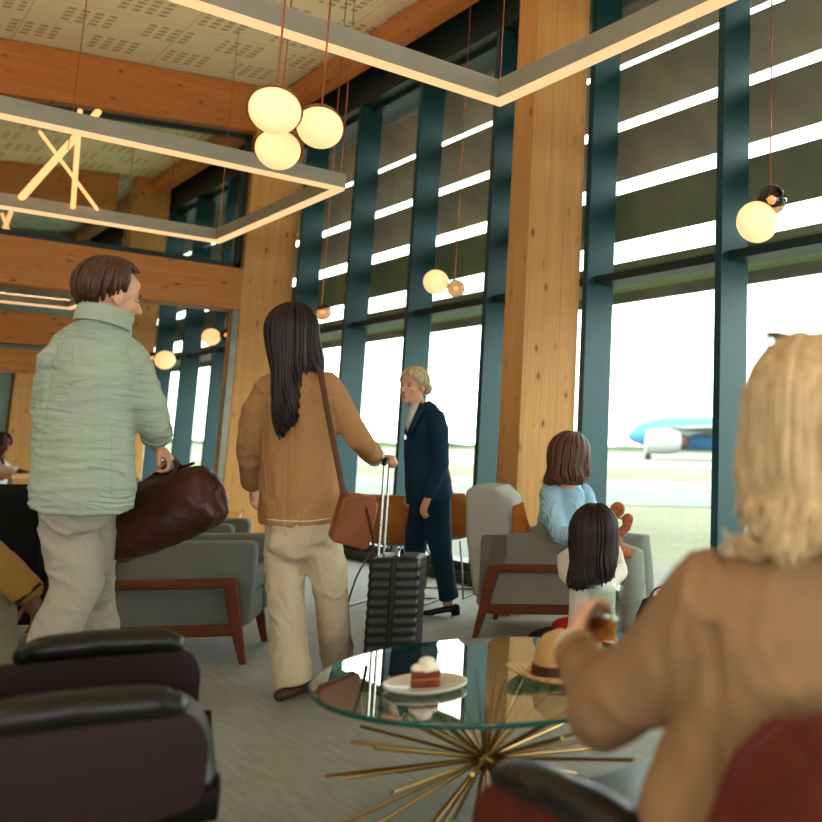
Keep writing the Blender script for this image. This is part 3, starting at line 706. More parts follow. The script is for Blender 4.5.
for i in range(N):
    z = 1-2*(i+.5)/N; a = ga*i+rg.uniform(-.15, .15); r_ = math.sqrt(1-z*z); z *= .7
    d = V((r_*math.cos(a), r_*math.sin(a), z)).normalized(); Ln = rg.choice((.40, .46, .52, .43))
    if d.z > 0: Ln = min(Ln, (TZ-.014-.18)/d.z)
    if d.z < 0: Ln = min(Ln, (.17)/-d.z)
    part('rod', MB().tube([hub+d*.02, hub+d*Ln], .0056, 8), M_brass, t, local=True)
# plate with cake
pc = fl(425, 688, TZ); pc.z = TZ+.0008
t = thing('dessert_plate', 'round white dessert plate with rimmed edge holding a piece of cake', 'plate', pc)
part('dish', MB().lathe([(.0, .0), (.085, 0), (.112, .006), (.12, .012), (.12, .017), (.112, .017), (.095, .0075), (.0, .0065)], (0, 0, 0), 48, cap=False), plain('cream_porcelain', 'cdbfae', .25, 0, .02), t, local=True, ang=50)
pcz = pc+UP*.0075
t = thing('cake_slice', 'small brown cake slice topped with whipped cream on the plate', 'cake', pcz)
M_cake = plain('cake_crumb', '6e3820', .85, 0, .25, 60, .6, 200); M_cream = plain('whipped_cream', 'efe2cf', .5, 0, .03, 20)
u = RT*.96+FW*.28; u.normalize(); v = V((-u.y, u.x, 0))
def ob(mb, c, a, b, z0, z1): mb.obox(V(c)+UP*(z0+z1)/2, u*a, v*b, UP*(z1-z0)/2)
mb = MB(); ob(mb, (0, 0, 0), .041, .03, 0, .018); part('base_layer', mb, M_cake, t, local=True, bevel=.004)
mb = MB(); ob(mb, (0, 0, 0), .039, .029, .018, .024); part('filling', mb, plain('caramel', 'a5643a', .4), t, local=True, bevel=.002)
mb = MB(); ob(mb, (0, 0, 0), .041, .03, .024, .042); part('top_layer', mb, M_cake, t, local=True, bevel=.004)
mb = MB()
for dx, dy, dz, r_ in ((-.02, 0, .048, .024), (.018, .002, .048, .025), (0, 0, .052, .027), (.004, -.012, .048, .022)): mb.ell(u*dx+v*dy+UP*dz, (r_, r_, r_*.6), 16, 10)
mb.ell(u*.0+UP*.068, (.024, .024, .012), 16, 10)
part('cream', fuse(mb, .003, 3), M_cream, t, local=True)
if t.children:
    c_ = [q for q in t.children if q.name.startswith('cream')][0]; c_.data.materials.clear(); c_.data.materials.append(M_cream)
# straw hat
hc = fl(568, 674, TZ); hc.z = TZ+.001
t = thing('straw_hat', 'wide brimmed straw hat with dark band lying on the glass table', 'hat', hc)
def straw():
    q = NT('straw'); v = q.coords(); w_ = q.n('ShaderNodeTexWave', bands_direction='Z'); w_.inputs['Scale'].default_value = 90; w_.inputs['Distortion'].default_value = 2; q.l(v, w_.inputs['Vector'])
    n = q.noise(v, 120, 3); mm = q.math('ADD', q.math('MULTIPLY', w_.outputs['Fac'], .5), q.math('MULTIPLY', n, .5))
    q.bsdf(q.ramp(mm, [(.3, srgb('a97c48')), (.7, srgb('d0a66c'))]), .8, 0, mm, .5, .004); return q.m
M_straw = straw(); rings = []
prof = [(.165, .012), (.150, .004), (.12, .002), (.098, .004), (.093, .014), (.090, .05), (.084, .085), (.074, .105), (.058, .115), (.03, .112), (.002, .106)]
for r_, z in prof:
    rr = []
    for k in range(48):
        a = k*2*PI/48; e = 1.0; zz = z
        if r_ > .1: zz = z+.012*math.cos(2*a)*(r_-.1)/.06+.006
        x, y = r_*1.08*math.cos(a), r_*.93*math.sin(a)
        if z > .08:
            y *= 1-.25*(z-.08)/.035*(1 if math.cos(a) > 0 else .3); zz -= .028*math.exp(-(y/.03)**2)*(z-.08)/.035
        rr.append(V((x, y, zz)))
    rings.append(rr)
mb = MB().loft(rings, cap=False); o = part('crown_and_brim', mb, M_straw, t, local=True, ang=180); so = o.modifiers.new('solid', 'SOLIDIFY'); so.thickness = .003
mb = MB().loft([[V((r_*1.08*math.cos(k*PI/24), r_*.93*math.sin(k*PI/24), z)) for k in range(48)] for r_, z in ((.0985, .008), (.0965, .034), (.0925, .035), (.093, .008))], cap=False)
part('hat_band', mb, plain('dark_brown_leather', '3a1c14', .5), t, local=True, label='dark brown band')
t.rotation_euler = (0, 0, R(-20)); t.scale = (1.1, 1.1, 1.12)
# ---------------------------------------------------------------- suitcase
sc0 = fl(391, 684); sc0.z = 0
szr = math.atan2(RT.y, RT.x)+R(9)
t = thing('suitcase', 'black ribbed cabin suitcase on wheels with raised handle beside the long-haired woman', 'suitcase', sc0, szr)
M_case = plain('black_ribbed_shell', '1b1b19', .38, 0, .05)
a, b, z0, z1 = .115, .15, .055, .595      # half depth along x, half width along y
# ribbed shells either side of the zip
def outline(ax, by, r, n=6):
    pts = []
    for cx, cy, s in ((ax-r, by-r, 0), (-ax+r, by-r, 90), (-ax+r, -by+r, 180), (ax-r, -by+r, 270)):
        pts += [(cx+r*math.cos(R(s+90*i/n)), cy+r*math.sin(R(s+90*i/n))) for i in range(n+1)]
    return pts
for s in (-1, 1):
    rings = []; n = 88
    for i in range(n+1):
        k = i/n; z = lerp(z0, z1, k); e = min(1, k/.05, (1-k)/.05); e = math.sqrt(max(0, 1-(1-e)**2))
        rib = .0016*math.cos(k*2*PI*13) if .05 < k < .95 else 0
        ax = .112; xi = s*.014
        poly = []
        xo = s*(.115+rib-.03*(1-e)); by = b+rib-.03*(1-e); r_ = .035
        sx = s
        poly = [(xi, -by), (xo-sx*r_, -by)]+[(xo-sx*r_+sx*r_*math.sin(R(15*q)), -by+r_-r_*math.cos(R(15*q))) for q in range(1, 7)]
        poly += [(xo-sx*r_+sx*r_*math.cos(R(15*q)), by-r_+r_*math.sin(R(15*q))) for q in range(0, 7)]+[(xi, by)]
        rings.append([V((x, y, z)) for x, y in poly])
    part('shell', MB().loft(rings), M_case, t, local=True, ang=50)
part('zip_band', MB().box((-.015, -b+.004, z0+.01), (.015, b-.004, z1-.004)), M_black, t, local=True, bevel=.006)
for sx in (-1, 1):
    for sy in (-1, 1):
        w_ = MB().tube([(sx*.09, sy*.14-.012, .027), (sx*.09, sy*.14+.012, .027)], .026, 16); w_.box((sx*.09-.012, sy*.14-.016, .03), (sx*.09+.012, sy*.14+.016, .062))
        part('wheel', w_, M_black, t, local=True)
HT = CH+(449-462)/918*4.3*-1
for sy in (-1, 1): part('handle_pole', MB().tube([(-.085, sy*.07, z1-.02), (-.085, sy*.07, 1.035)], .0075, 10), M_chrome, t, local=True)
part('handle_grip', MB().tube(curve([(-.085, -.085, 1.03), (-.085, -.05, 1.047), (-.085, .05, 1.047), (-.085, .085, 1.03)], 4), [(.013, .011)]*13, 10, round_end=True), M_black, t, local=True)
part('carry_handle', MB().tube(curve([(.0, -.08, z1), (0, -.05, z1+.028), (0, .05, z1+.028), (0, .08, z1)], 5), [(.011, .007)]*16, 10), M_chrome, t, local=True, label='shiny top carry handle')
SUITH = sc0 + V((math.cos(szr)*-.085, math.sin(szr)*-.085, 1.045))
# ---------------------------------------------------------------- tan shell chairs by the window
M_tan = plain('tan_leather', 'a5662e', .45, 0, .08, 5, .2, 60); M_tanl = plain('light_tan_leather', 'c98f55', .42, 0, .05, 5)
def shellchair(label, loc, rz, m, w=.50, group='tan shell chairs by the glazing'):
    t = thing('shell_chair', label, 'chair', loc, rz, group)
    prof = curve([(.25, .435), (.15, .44), (-.05, .42), (-.17, .44), (-.235, .53), (-.27, .62), (-.30, .74), (-.31, .77)], 5)
    rings = []
    for x, z in prof:
        rr = []
        for i in range(17):
            q = i/8-1; e = abs(q)**2.6
            up = .05*e; fw_ = .05*e if z > .5 else .0
            ww = w/2*(1 if .45 < z < .75 else .94)
            if z > .72: ww *= 1-(z-.72)*2.2
            rr.append(V((x+fw_, ww*q, z+(up if z < .5 else 0))))
        rings.append(rr)
    mb = MB(); mb.add([p for r_ in rings for p in r_], [(i*17+j, i*17+j+1, (i+1)*17+j+1, (i+1)*17+j) for i in range(len(rings)-1) for j in range(16)])
    o = part('seat_shell', mb, m, t, local=True, ang=180); so = o.modifiers.new('s', 'SOLIDIFY'); so.thickness = .028; so.offset = 0
    bv = o.modifiers.new('b', 'BEVEL'); bv.width = .008; bv.segments = 2; bv.limit_method = 'ANGLE'; bv.angle_limit = R(50)
    for s in (-1, 1):
        part('sled_leg', MB().tube(curve([(.10, s*.14, .41), (.18, s*.20, .22), (.23, s*.235, .02), (.20, s*.235, .008), (-.20, s*.235, .008), (-.24, s*.235, .03), (-.2, s*.20, .22), (-.10, s*.14, .40)], 6), .007, 8), M_metal, t, local=True)
    part('cross_bar', MB().tube([(.2, -.235, .008), (.2, .235, .008)], .006, 8), M_metal, t, local=True)
    return t
p = fl(412, 588); q = p; shellchair('tan leather shell chair with its back turned, just left of the uniformed woman', (3.30, 6.34, 0), R(36), M_tan, .50)
shellchair('tan leather shell chair with its back turned, between the uniformed woman and the grey armchair', (3.78, 6.52, 0), R(40), M_tan, .50)
shellchair('light tan shell chair seen side-on at the foot of the end wall column', (2.72, 8.75, 0), R(-28), M_tanl, .62)
# ================================================================== people
def skinmat(name, col): return plain(name, col, .5, 0, .05, 14, .08, 180, Subsurface_Weight=.06)
M_sk1 = skinmat('skin_fair', 'cf987b'); M_sk2 = skinmat('skin_tan', 'b27b58'); M_sk3 = skinmat('skin_deep', '5a3222')
def hairmat(name, c1, c2, rough=.42):
    if name in MT: return MT[name]
    t = NT(name); v = t.coords(60, 60, 5); n = t.noise(v, 2.2, 4, .6); t.bsdf(t.ramp(n, [(.32, srgb(c1)), (.68, srgb(c2))]), rough, 0, n, .35, .003, Specular_IOR_Level=.28); MT[name] = t.m; return t.m
class Head:
    def __init__(s, c, fwd, up=(0, 0, 1), k=1.0):
        s.c = V(c); s.f = V(fwd).normalized(); s.u = V(up).normalized(); s.r = s.f.cross(s.u).normalized(); s.u = s.r.cross(s.f).normalized(); s.k = k
    def p(s, x, y, z): return s.c+(s.r*x+s.f*y+s.u*z)*s.k
    def ell(s, mb, c, r, n=20, m=12): mb.ell(s.p(*c), tuple(q*s.k for q in r), n, m, s.r, s.f, s.u)
    def build(s, mb, neck):
        s.ell(mb, (0, -.012, .03), (.075, .094, .088), 28, 18); s.ell(mb, (0, .018, -.03), (.060, .066, .076), 24, 16)
        s.ell(mb, (0, .028, -.076), (.045, .050, .036)); s.ell(mb, (0, .064, -.098), (.020, .018, .016))
        s.ell(mb, (0, .062, .020), (.050, .024, .014)); s.ell(mb, (0, .05, .05), (.052, .034, .034))
        for q in (-1, 1):
            s.ell(mb, (q*.034, .056, -.024), (.022, .022, .020)); s.ell(mb, (q*.076, -.006, -.008), (.008, .017, .031))
            s.ell(mb, (q*.012, .094, -.034), (.008, .009, .007))
        mb.tube([s.p(0, .080, .016), s.p(0, .094, -.008), s.p(0, .106, -.030)], [.007*s.k, .009*s.k, .011*s.k], 10, round_end=True)
        s.ell(mb, (0, .083, -.056), (.024, .010, .006)); s.ell(mb, (0, .081, -.066), (.020, .010, .006))
        mb.tube([s.p(0, -.022, -.02), s.p(0, -.02, -.08), neck], [.056*s.k, .054*s.k, .060*s.k], 16, round_end=True)
    def face(s, parent, eye='3b4a50', lip='a5594c', brow='6b4a30'):
        for q in (-1, 1):
            e = MB(); s.ell(e, (q*.031, .072, .002), (.0135, .0085, .0062), 14, 10); ey = part('eye', e, plain('eye_white', 'b0a49a', .3), parent)
            e = MB(); s.ell(e, (q*.031, .0795, .002), (.0062, .003, .0062), 12, 8); part('iris', e, plain('iris_'+eye, eye, .2), ey)
            e = MB(); e.tube([s.p(q*.014, .087, .019), s.p(q*.03, .086, .025), s.p(q*.047, .073, .021)], [.0025*s.k, .0032*s.k, .002*s.k], 6); part('eyebrow', e, plain('brow_'+brow, brow, .8), parent)
        e = MB(); s.ell(e, (0, .0885, -.0565), (.020, .0055, .003), 16, 8); s.ell(e, (0, .0875, -.0635), (.016, .0055, .0036), 16, 8); part('lips', e, plain('lips_'+lip, lip, .4), parent)
def hand(mb, w, d, pn, thumb=1, k=1.0, curl=(25, 30, 20), spread=.06):
    """w wrist, d finger direction, pn the way the palm faces, thumb=+1/-1 side of the thumb"""
    w, d = V(w), V(d).normalized(); pn = V(pn); pn = (pn-d*pn.dot(d)).normalized(); sd = d.cross(pn)*thumb
    mb.tube([w-d*.03*k, w+d*.01*k], [(.027*k, .020*k), (.029*k, .018*k)], 12, up=pn, round_end=True)
    mb.ell(w+d*.050*k, (.040*k, .050*k, .0165*k), 18, 12, sd, d, pn)
    mb.ell(w+d*.035*k+sd*.024*k+pn*.006*k, (.018*k, .030*k, .015*k), 14, 10, sd, d, pn)
    for i, (o, ln) in enumerate(((.029, .070), (.0095, .079), (-.010, .073), (-.028, .058))):
        b = w+d*(.086-abs(i-1.2)*.004)*k+sd*o*k; dd = (d+sd*(o*spread/.03)).normalized(); pts = [b-d*.012*k, b]; ang = 0; p = b
        for j, fr in enumerate((.44, .31, .25)):
            ang += R(curl[j]*(1+.12*i)); v = dd*math.cos(ang)+pn*math.sin(ang); p = p+v*ln*fr*k; pts.append(p)
        mb.tube(pts, [.0092*k, .0092*k, .0088*k, .0080*k, .0068*k], 8, up=pn, round_end=True)
    b = w+d*.030*k+sd*.034*k+pn*.006*k; v1 = (d*.62+sd*.62+pn*.35).normalized(); v2 = (d*.85+sd*.15+pn*.5).normalized()
    mb.tube([b-v1*.012*k, b+v1*.030*k, b+v1*.030*k+v2*.026*k], [.0125*k, .0105*k, .0085*k], 8, round_end=True)
def limb(mb, pts, rad, n=14, **kw): mb.tube(pts, rad, n, round_end=True, **kw)
def body(name, parent, H, neck, torso, tf, limbs, hands, mat, voxel=.007, feet=()):
    mb = MB(); H.build(mb, neck); mb.tube(torso[0], [(q[0]*.78, q[1]*.72) for q in torso[1]], 20, up=tf, round_end=True)
    for pts, rad in limbs: limb(mb, pts, [rad[0]*.78]+[q*.9 for q in rad[1:-1]]+[rad[-1]])
    for h in hands: hand(mb, *h[0], **h[1])
    for a, b in feet: mb.tube([a, lerp(V(a), V(b), .6), b], [(.036, .036), (.040, .028), (.034, .018)], 12, round_end=True)
    return part(name, fuse(mb, voxel, 3), mat, parent)
def folds(amp=.006, sx=6, sz=14, seed=0, ridge=True, extra=None):
    def f(p, n):
        a = noise.noise(V((p.x*sx+seed, p.y*sx, p.z*sz))); b = noise.noise(V((p.x*sx*2.3, p.y*sx*2.3+seed, p.z*sz*1.9)))
        v = (1-abs(a)*3) if ridge else a*2
        if ridge:
            w = noise.noise(V((p.x*2.5, p.y*2.5+seed, p.z*2.5)))*1.2
            a = noise.noise(V((p.x*sx+seed+w, p.y*sx, p.z*sz+w))); c = noise.noise(V((p.x*sx*.5+9, p.y*sx*.5+seed, p.z*sz*.35)))
            g = noise.noise(V((p.x*sx*1.7+w, p.y*sx*1.7+5, p.z*sz*1.6+w)))
            return amp*(.75*math.exp(-(a/.10)**2)-.35+c*1.1+.35*math.exp(-(g/.09)**2))+(extra(p, n) if extra else 0)
        return amp*(v*.6+b*.7)+(extra(p, n) if extra else 0)
    return f
def hairdo(parent, H, mat, N=150, th1=lambda f: 95, ln=lambda f: .3, frange=2.4, th0=8, R0=(.086, .108, .104), c0=(0, -.012, .028), endx=lambda f, x: x, back=.0, wave=.01, rad=.010, seed=1, part_x=0, name='hair', sheet=True, down=None, clump=1.0, lift=0, tip=.25):
    rg = random.Random(seed); dn = V(down) if down else V((0, 0, -1)); k = H.k
    def path(f, off=0, n1=9, n2=9, lscale=1, jit=(0, 0), ts=.93):
        out = []; T1 = R(th1(f))*(ts if ln(f) < .01 else 1); x_, y_, z_ = R0
        for i in range(n1+1):
            t = R(th0)+(T1-R(th0))*i/n1; q = 1+off/.1
            out.append(H.p(c0[0]+part_x*(1-math.sin(min(t, PI/2)))+x_*q*math.sin(t)*math.sin(f), c0[1]-y_*q*math.sin(t)*math.cos(f), c0[2]+z_*q*math.cos(t)+lift*math.sin(min(t*1.3, PI))))
        L = ln(f)*lscale*k
        if L > .004:
            a = out[-1]; vdir = (out[-1]-out[-2]).normalized()
            for i in range(1, n2+1):
                u = i/n2; p = a+dn*L*u+vdir*.02*k*(1-math.exp(-4*u))
                lx = (p-H.c).dot(H.r); p = p+H.r*(endx(f, lx/k)*k-lx)*(u**1.2)-H.f*back*u*k
                p = p+H.r*wave*math.sin(u*7+jit[0])*u+H.f*wave*.7*math.sin(u*6+jit[1])*u
                out.append(p)
        return out
    if sheet:
        nf = 44; rows = [path(-frange+2*frange*i/nf, -.006) for i in range(nf+1)]; m = min(len(r_) for r_ in rows)
        rows = [[V(q) for q in (r_ if len(r_) == m else r_[:m])] for r_ in rows]
        mb = MB(); mb.add([p for r_ in rows for p in r_], [(i*m+j, (i+1)*m+j, (i+1)*m+j+1, i*m+j+1) for i in range(nf) for j in range(m-1)])
        o = part(name, mb, mat, parent, ang=180); so = o.modifiers.new('s', 'SOLIDIFY'); so.thickness = .012*k; so.offset = -.5
    mb = MB()
    for i in range(N):
        f = rg.uniform(-frange, frange); ls = 1.04-abs(rg.gauss(0, .10)); f += rg.uniform(-.05, .05)
        P_ = path(f, rg.uniform(-.004, .006), 7, 8, ls, (f*2.2+rg.gauss(0, .35), f*1.7+rg.gauss(0, .35)), rg.uniform(.80, 1.03)); n = len(P_)
        w0 = rad*clump*k*rg.uniform(.7, 1.2); rr = [w0*(1 if j < n*.5 else lerp(1, tip, (j-n*.5)/(n*.5))) for j in range(n)]; rr[0] *= .5
        mb.tube(P_, [(a*1.3, a*.55) for a in rr], 6, up=(H.c-P_[n//2]))
    o2 = part('hair_strands' if sheet else name, mb, mat, o if sheet else parent, ang=180)
    return o if sheet else o2
def garment(name, parent, pieces, mat, voxel=.011, smooth=5, disp=None, **kw):
    mb = MB()
    for pc_ in pieces:
        if pc_[0] == 'tube': mb.tube(pc_[1], pc_[2], pc_[3] if len(pc_) > 3 else 20, up=pc_[4] if len(pc_) > 4 else (0, 0, 1), round_end=(pc_[5] if len(pc_) > 5 else False))
        else: mb.ell(*pc_[1:])
    return part(name, fuse(mb, voxel, smooth, .5, disp), mat, parent, **kw)
def ring(mb, c, d, ax, a, b, w, n=28, up=None):
    """open band (cuff, collar, waistband): centre, axis direction, side axis, half sizes, height"""
    c, d, ax = V(c), V(d).normalized(), V(ax); ax = (ax-d*ax.dot(d)).normalized(); ay = d.cross(ax)
    rings = []
    for (o, s_) in ((-w/2, 1.0), (-w/2, .9), (w/2, .9), (w/2, 1.0), (-w/2, 1.0)):
        rings.append([c+d*o+ax*a*s_*math.cos(2*PI*i/n)+ay*b*s_*math.sin(2*PI*i/n) for i in range(n)])
    mb.loft(rings, cap=False)
from mathutils.bvhtree import BVHTree
def stitch(name, o, pts, rad, mat, parent, n=10, lift=.0):
    """a stitched line lying on the camera side of garment o"""
    M_ = wm(o); me = o.data; bv = BVHTree.FromPolygons([M_@v.co for v in me.vertices], [tuple(p.vertices) for p in me.polygons])
    P_ = []
    for x, y in curve(pts, n):
        dr = (at(x, y, 1)-CAM).normalized(); h = bv.ray_cast(CAM, dr)
        if h[0] is not None: P_.append(h[0]-dr*lift)
    if len(P_) > 2:
        m = len(P_); mb = MB(); mb.tube(P_, [rad*min(1, .3+4*i/m, .3+4*(m-1-i)/m) for i in range(m)] if isinstance(rad, float) else [lerp(rad[0], rad[1], i/(m-1)) for i in range(m)], 6); part(name, mb, mat, parent)
# ------------------------------------------------------------------ 1. the man in the green linen shirt
def man():
    d = 3.55; A = lambda x, y, dd=0: at(x, y, d+dd)
    base = A(70, 600); base.z = 0
    t = thing('person', 'brown-haired person in pale green linen shirt and beige trousers, walking with a leather bag', 'person', base)
    tf = (FW*.95+RT*.3).normalized()
    H = Head(A(109, 297, .02), (RT*.50+FW*.86-UP*.08), UP*1.0+RT*.02, 1.16)
    neck = A(103, 335)
    sh = [A(50, 358, -.03), A(128, 356, .12)]; el = [A(46, 440, .16), A(152, 415, .05)]; wr = [A(66, 500, .34), A(157, 444, .30)]
    hipA, hipB = A(64, 505, 0), A(88, 505, .08); knA, knB = A(77, 585, -.02), A(94, 600, .32); anA, anB = A(24, 712, -.15), A(108, 700, .32)
    anA.z = max(anA.z, .10); anB.z = max(anB.z, .10)
    body('body', t, H, neck, ([A(84, 500), A(84, 420), A(90, 370), A(96, 345)], [(.15, .10), (.15, .10), (.19, .11), (.10, .08)]), tf,
         [([sh[0], el[0], wr[0]], [.05, .04, .028]), ([sh[1], el[1], wr[1]], [.05, .042, .03]), ([hipA, knA, anA], [.08, .055, .04]), ([hipB, knB, anB], [.08, .055, .04])],
         [((wr[1], (RT*.55-UP*.75+FW*.25), (-RT*.6-UP*.5-FW*.2)), dict(thumb=-1, k=1.1, curl=(45, 60, 40))), ((wr[0], -UP+FW*.3, RT), dict(thumb=1, k=1.0))], M_sk1, .007)
    H.face(t, '3a3028', '9a5a4a', '4a3020')
    rx = RT
    def pleat(p, n):
        q = p-base; x = (q.dot(RT)); z = p.z
        cx = A(62, 380).x; x0 = (A(70, 370)-base).dot(RT)-(1.52-z)*.10
        back = max(0, -n.dot(tf))
        g = -.014*math.exp(-((x-x0)/.012)**2)*(1 if .95 < z < 1.47 else 0)*back*min(1, (z-.95)*3)
        z1 = A(60, 372).z; seam = -.004*math.exp(-((z-z1)/.006)**2)*back
        return g+seam
    M_lin = fabric('green_linen', 'a9b3a0', '919d89', 300, .10, .85, .35, 7, crease=(4, 4, 22, .010))
    sd_ = [(lambda y, w, dp, x: (A(x, y), (w, dp)))]
    tr = [(507, .205, .135, 79), (490, .210, .145, 80), (460, .207, .14, 81), (425, .203, .135, 82), (395, .206, .13, 84), (370, .205, .122, 86), (352, .185, .105, 89), (338, .13, .085, 95), (328, .092, .095, 101), (318, .085, .095, 101)]
    tr = [(y, w, dp, x+3) for y, w, dp, x in tr]
    pts = [A(x, y) for y, w, dp, x in tr]; rad = [(w, dp) for y, w, dp, x in tr]
    rs = [(.080), .078, .068, .062, .060]
    sl1 = [A(122, 358, .06), A(134, 378, .05), A(146, 402, .04), A(154, 424, .08), A(157, 434, .14)]
    sl0 = [A(60, 362, -.02), A(50, 400, .06), A(50, 440, .14), A(60, 480, .24)]
    so_ = garment('shirt', t, [('tube', pts, rad, 28, tf), ('tube', sl1, [.085, .078, .070, .060, .056], 16, (0, 0, 1), True), ('tube', sl0, [.075, .068, .06, .055], 16, (0, 0, 1), True)],
            M_lin, .008, 4, folds(.0075, 3.0, 15, 3, True, pleat))
    stitch('yoke_seam', so_, [(38, 371), (60, 371), (85, 374), (112, 380)], .0022, M_lin, t)
    stitch('back_pleat', so_, [(66, 332), (60, 352), (55, 375), (52, 400)], [.007, .002], M_lin, t); stitch('back_pleat', so_, [(74, 340), (72, 370), (70, 410)], [.004, .002], M_lin, t)
    stitch('side_seam', so_, [(112, 425), (112, 460), (112, 500)], .0022, M_lin, t)
    mb = MB(); ring(mb, A(104, 319, -.02), (UP+FW*.2+RT*.05), RT, .092, .104, .066); part('collar', mb, M_lin, t, bevel=.004)
    mb = MB(); ring(mb, A(156.5, 433, .13), (A(157, 444, .3)-A(154, 424, .08)), RT, .058, .058, .045); part('rolled_cuff', mb, M_lin, t, bevel=.004)
    M_tr = fabric('beige_trousers', 'a89f8c', '8e8674', 260, .15, .9, .3, 6, crease=(7, 7, 9, .008))
    legA = [hipA+UP*.05, A(72, 545), knA, A(50, 650, -.10), anA+UP*.0]; legB = [hipB+UP*.05, A(91, 550, .15), knB, A(102, 650, .34), anB]
    garment('trousers', t, [('tube', [A(76, 470), A(76, 500), A(77, 530)], [(.150, .12), (.152, .125), (.12, .11)], 24, tf), ('tube', legA, [.100, .104, .088, .074, .070], 18, tf, True), ('tube', legB, [.095, .095, .080, .072, .07], 18, tf, True)],
            M_tr, .010, 4, folds(.010, 4, 7, 8))
    for an in (anA, anB):
        mb = MB(); f0 = V((an.x, an.y, .0)); dd = (FW*.8+RT*.6).normalized()
        mb.tube([f0-dd*.08+UP*.045, f0+UP*.05, f0+dd*.10+UP*.04, f0+dd*.19+UP*.03], [(.038, .042), (.042, .05), (.048, .038), (.036, .026)], 14, round_end=True)
        part('shoe', mb, plain('brown_shoe_leather', '3f261a', .45), t)
    th = lambda f: 138 if abs(f) < .8 else (138-(abs(f)-.8)*38 if abs(f) < 1.85 else 56)
    hairdo(t, H, hairmat('hair_brown', '2c1a10', '5a3824'), 300, th, lambda f: 0, 2.9, 3, (.081, .102, .098), (0, -.012, .030), rad=.0062, wave=0, seed=4, part_x=.01, lift=.008)
    # leather bag hanging from his hand
    hc = wr[1]+(RT*.55-UP*.75+FW*.25).normalized()*.10
    c = at(160, 512, 3.85)
    b = thing('travel_bag', 'dark brown leather travel bag swinging from the hand of the person in green', 'bag', c)
    ax = (RT*.90+UP*.36).normalized(); up_ = (UP*.90-RT*.36).normalized(); dp = ax.cross(up_).normalized()
    rings = []
    for x, hh, ww in ((-.265, .10, .07), (-.255, .13, .10), (-.20, .145, .11), (-.06, .152, .118), (.08, .15, .118), (.19, .14, .11), (.232, .12, .10), (.242, .09, .07)):
        rr = []
        for q in range(24):
            a = q*2*PI/24; s_ = math.sin(a); z = hh*(abs(s_)**.55)*(1 if s_ > 0 else -1); y = ww*(abs(math.cos(a))**.6)*(1 if math.cos(a) > 0 else -1)*(1-.45*max(0, s_)**1.5)
            rr.append(c+ax*x+up_*z+dp*y)
        rings.append(rr)
    M_bag = plain('brown_bag_leather', '381a11', .40, 0, .2, 7, .3, 40)
    part('bag_body', fuse(MB().loft(rings), .009, 4, .5, folds(.006, 9, 9, 5)), M_bag, b)
    mb = MB(); mb.bar(c+ax*-.19+up_*.145, c+ax*.19+up_*.145, .016, .012, up_); part('zip_top', mb, plain('dark_brown_trim', '2a130c', .4), b, bevel=.003)
    for s_ in (-1, 1):
        mb = MB(); p0, p1 = c+ax*-.09+up_*.10+dp*s_*.07, c+ax*.09+up_*.10+dp*s_*.07; apex = hc if s_ > 0 else hc+dp*.01
        mb.tube(curve([p0, lerp(p0, apex, .55)-ax*.02, apex-ax*.012, apex+ax*.012+up_*.002, lerp(p1, apex, .55)+ax*.03, p1], 6), [(.009, .006)]*31, 8); part('handle', mb, M_bag, b)
    mb = MB(); q0 = c+ax*.07+up_*.13-dp*.05; mb.tube(curve([q0-ax*.045, q0-ax*.03+up_*.06, q0+up_*.085, q0+ax*.03+up_*.06, q0+ax*.045], 5), [(.011, .006)]*21, 8); part('handle_loop', mb, plain('tan_strap', '7a4a2c', .5), b)
    for x in (-.13, .13):
        mb = MB(); mb.tube([c+ax*x+up_*q[0]+dp*q[1] for q in ((.12, -.05), (.05, -.112), (-.06, -.115), (-.12, -.09))], [(.014, .004)]*4, 8, up=ax); part('strap', mb, M_bag, b)
man()
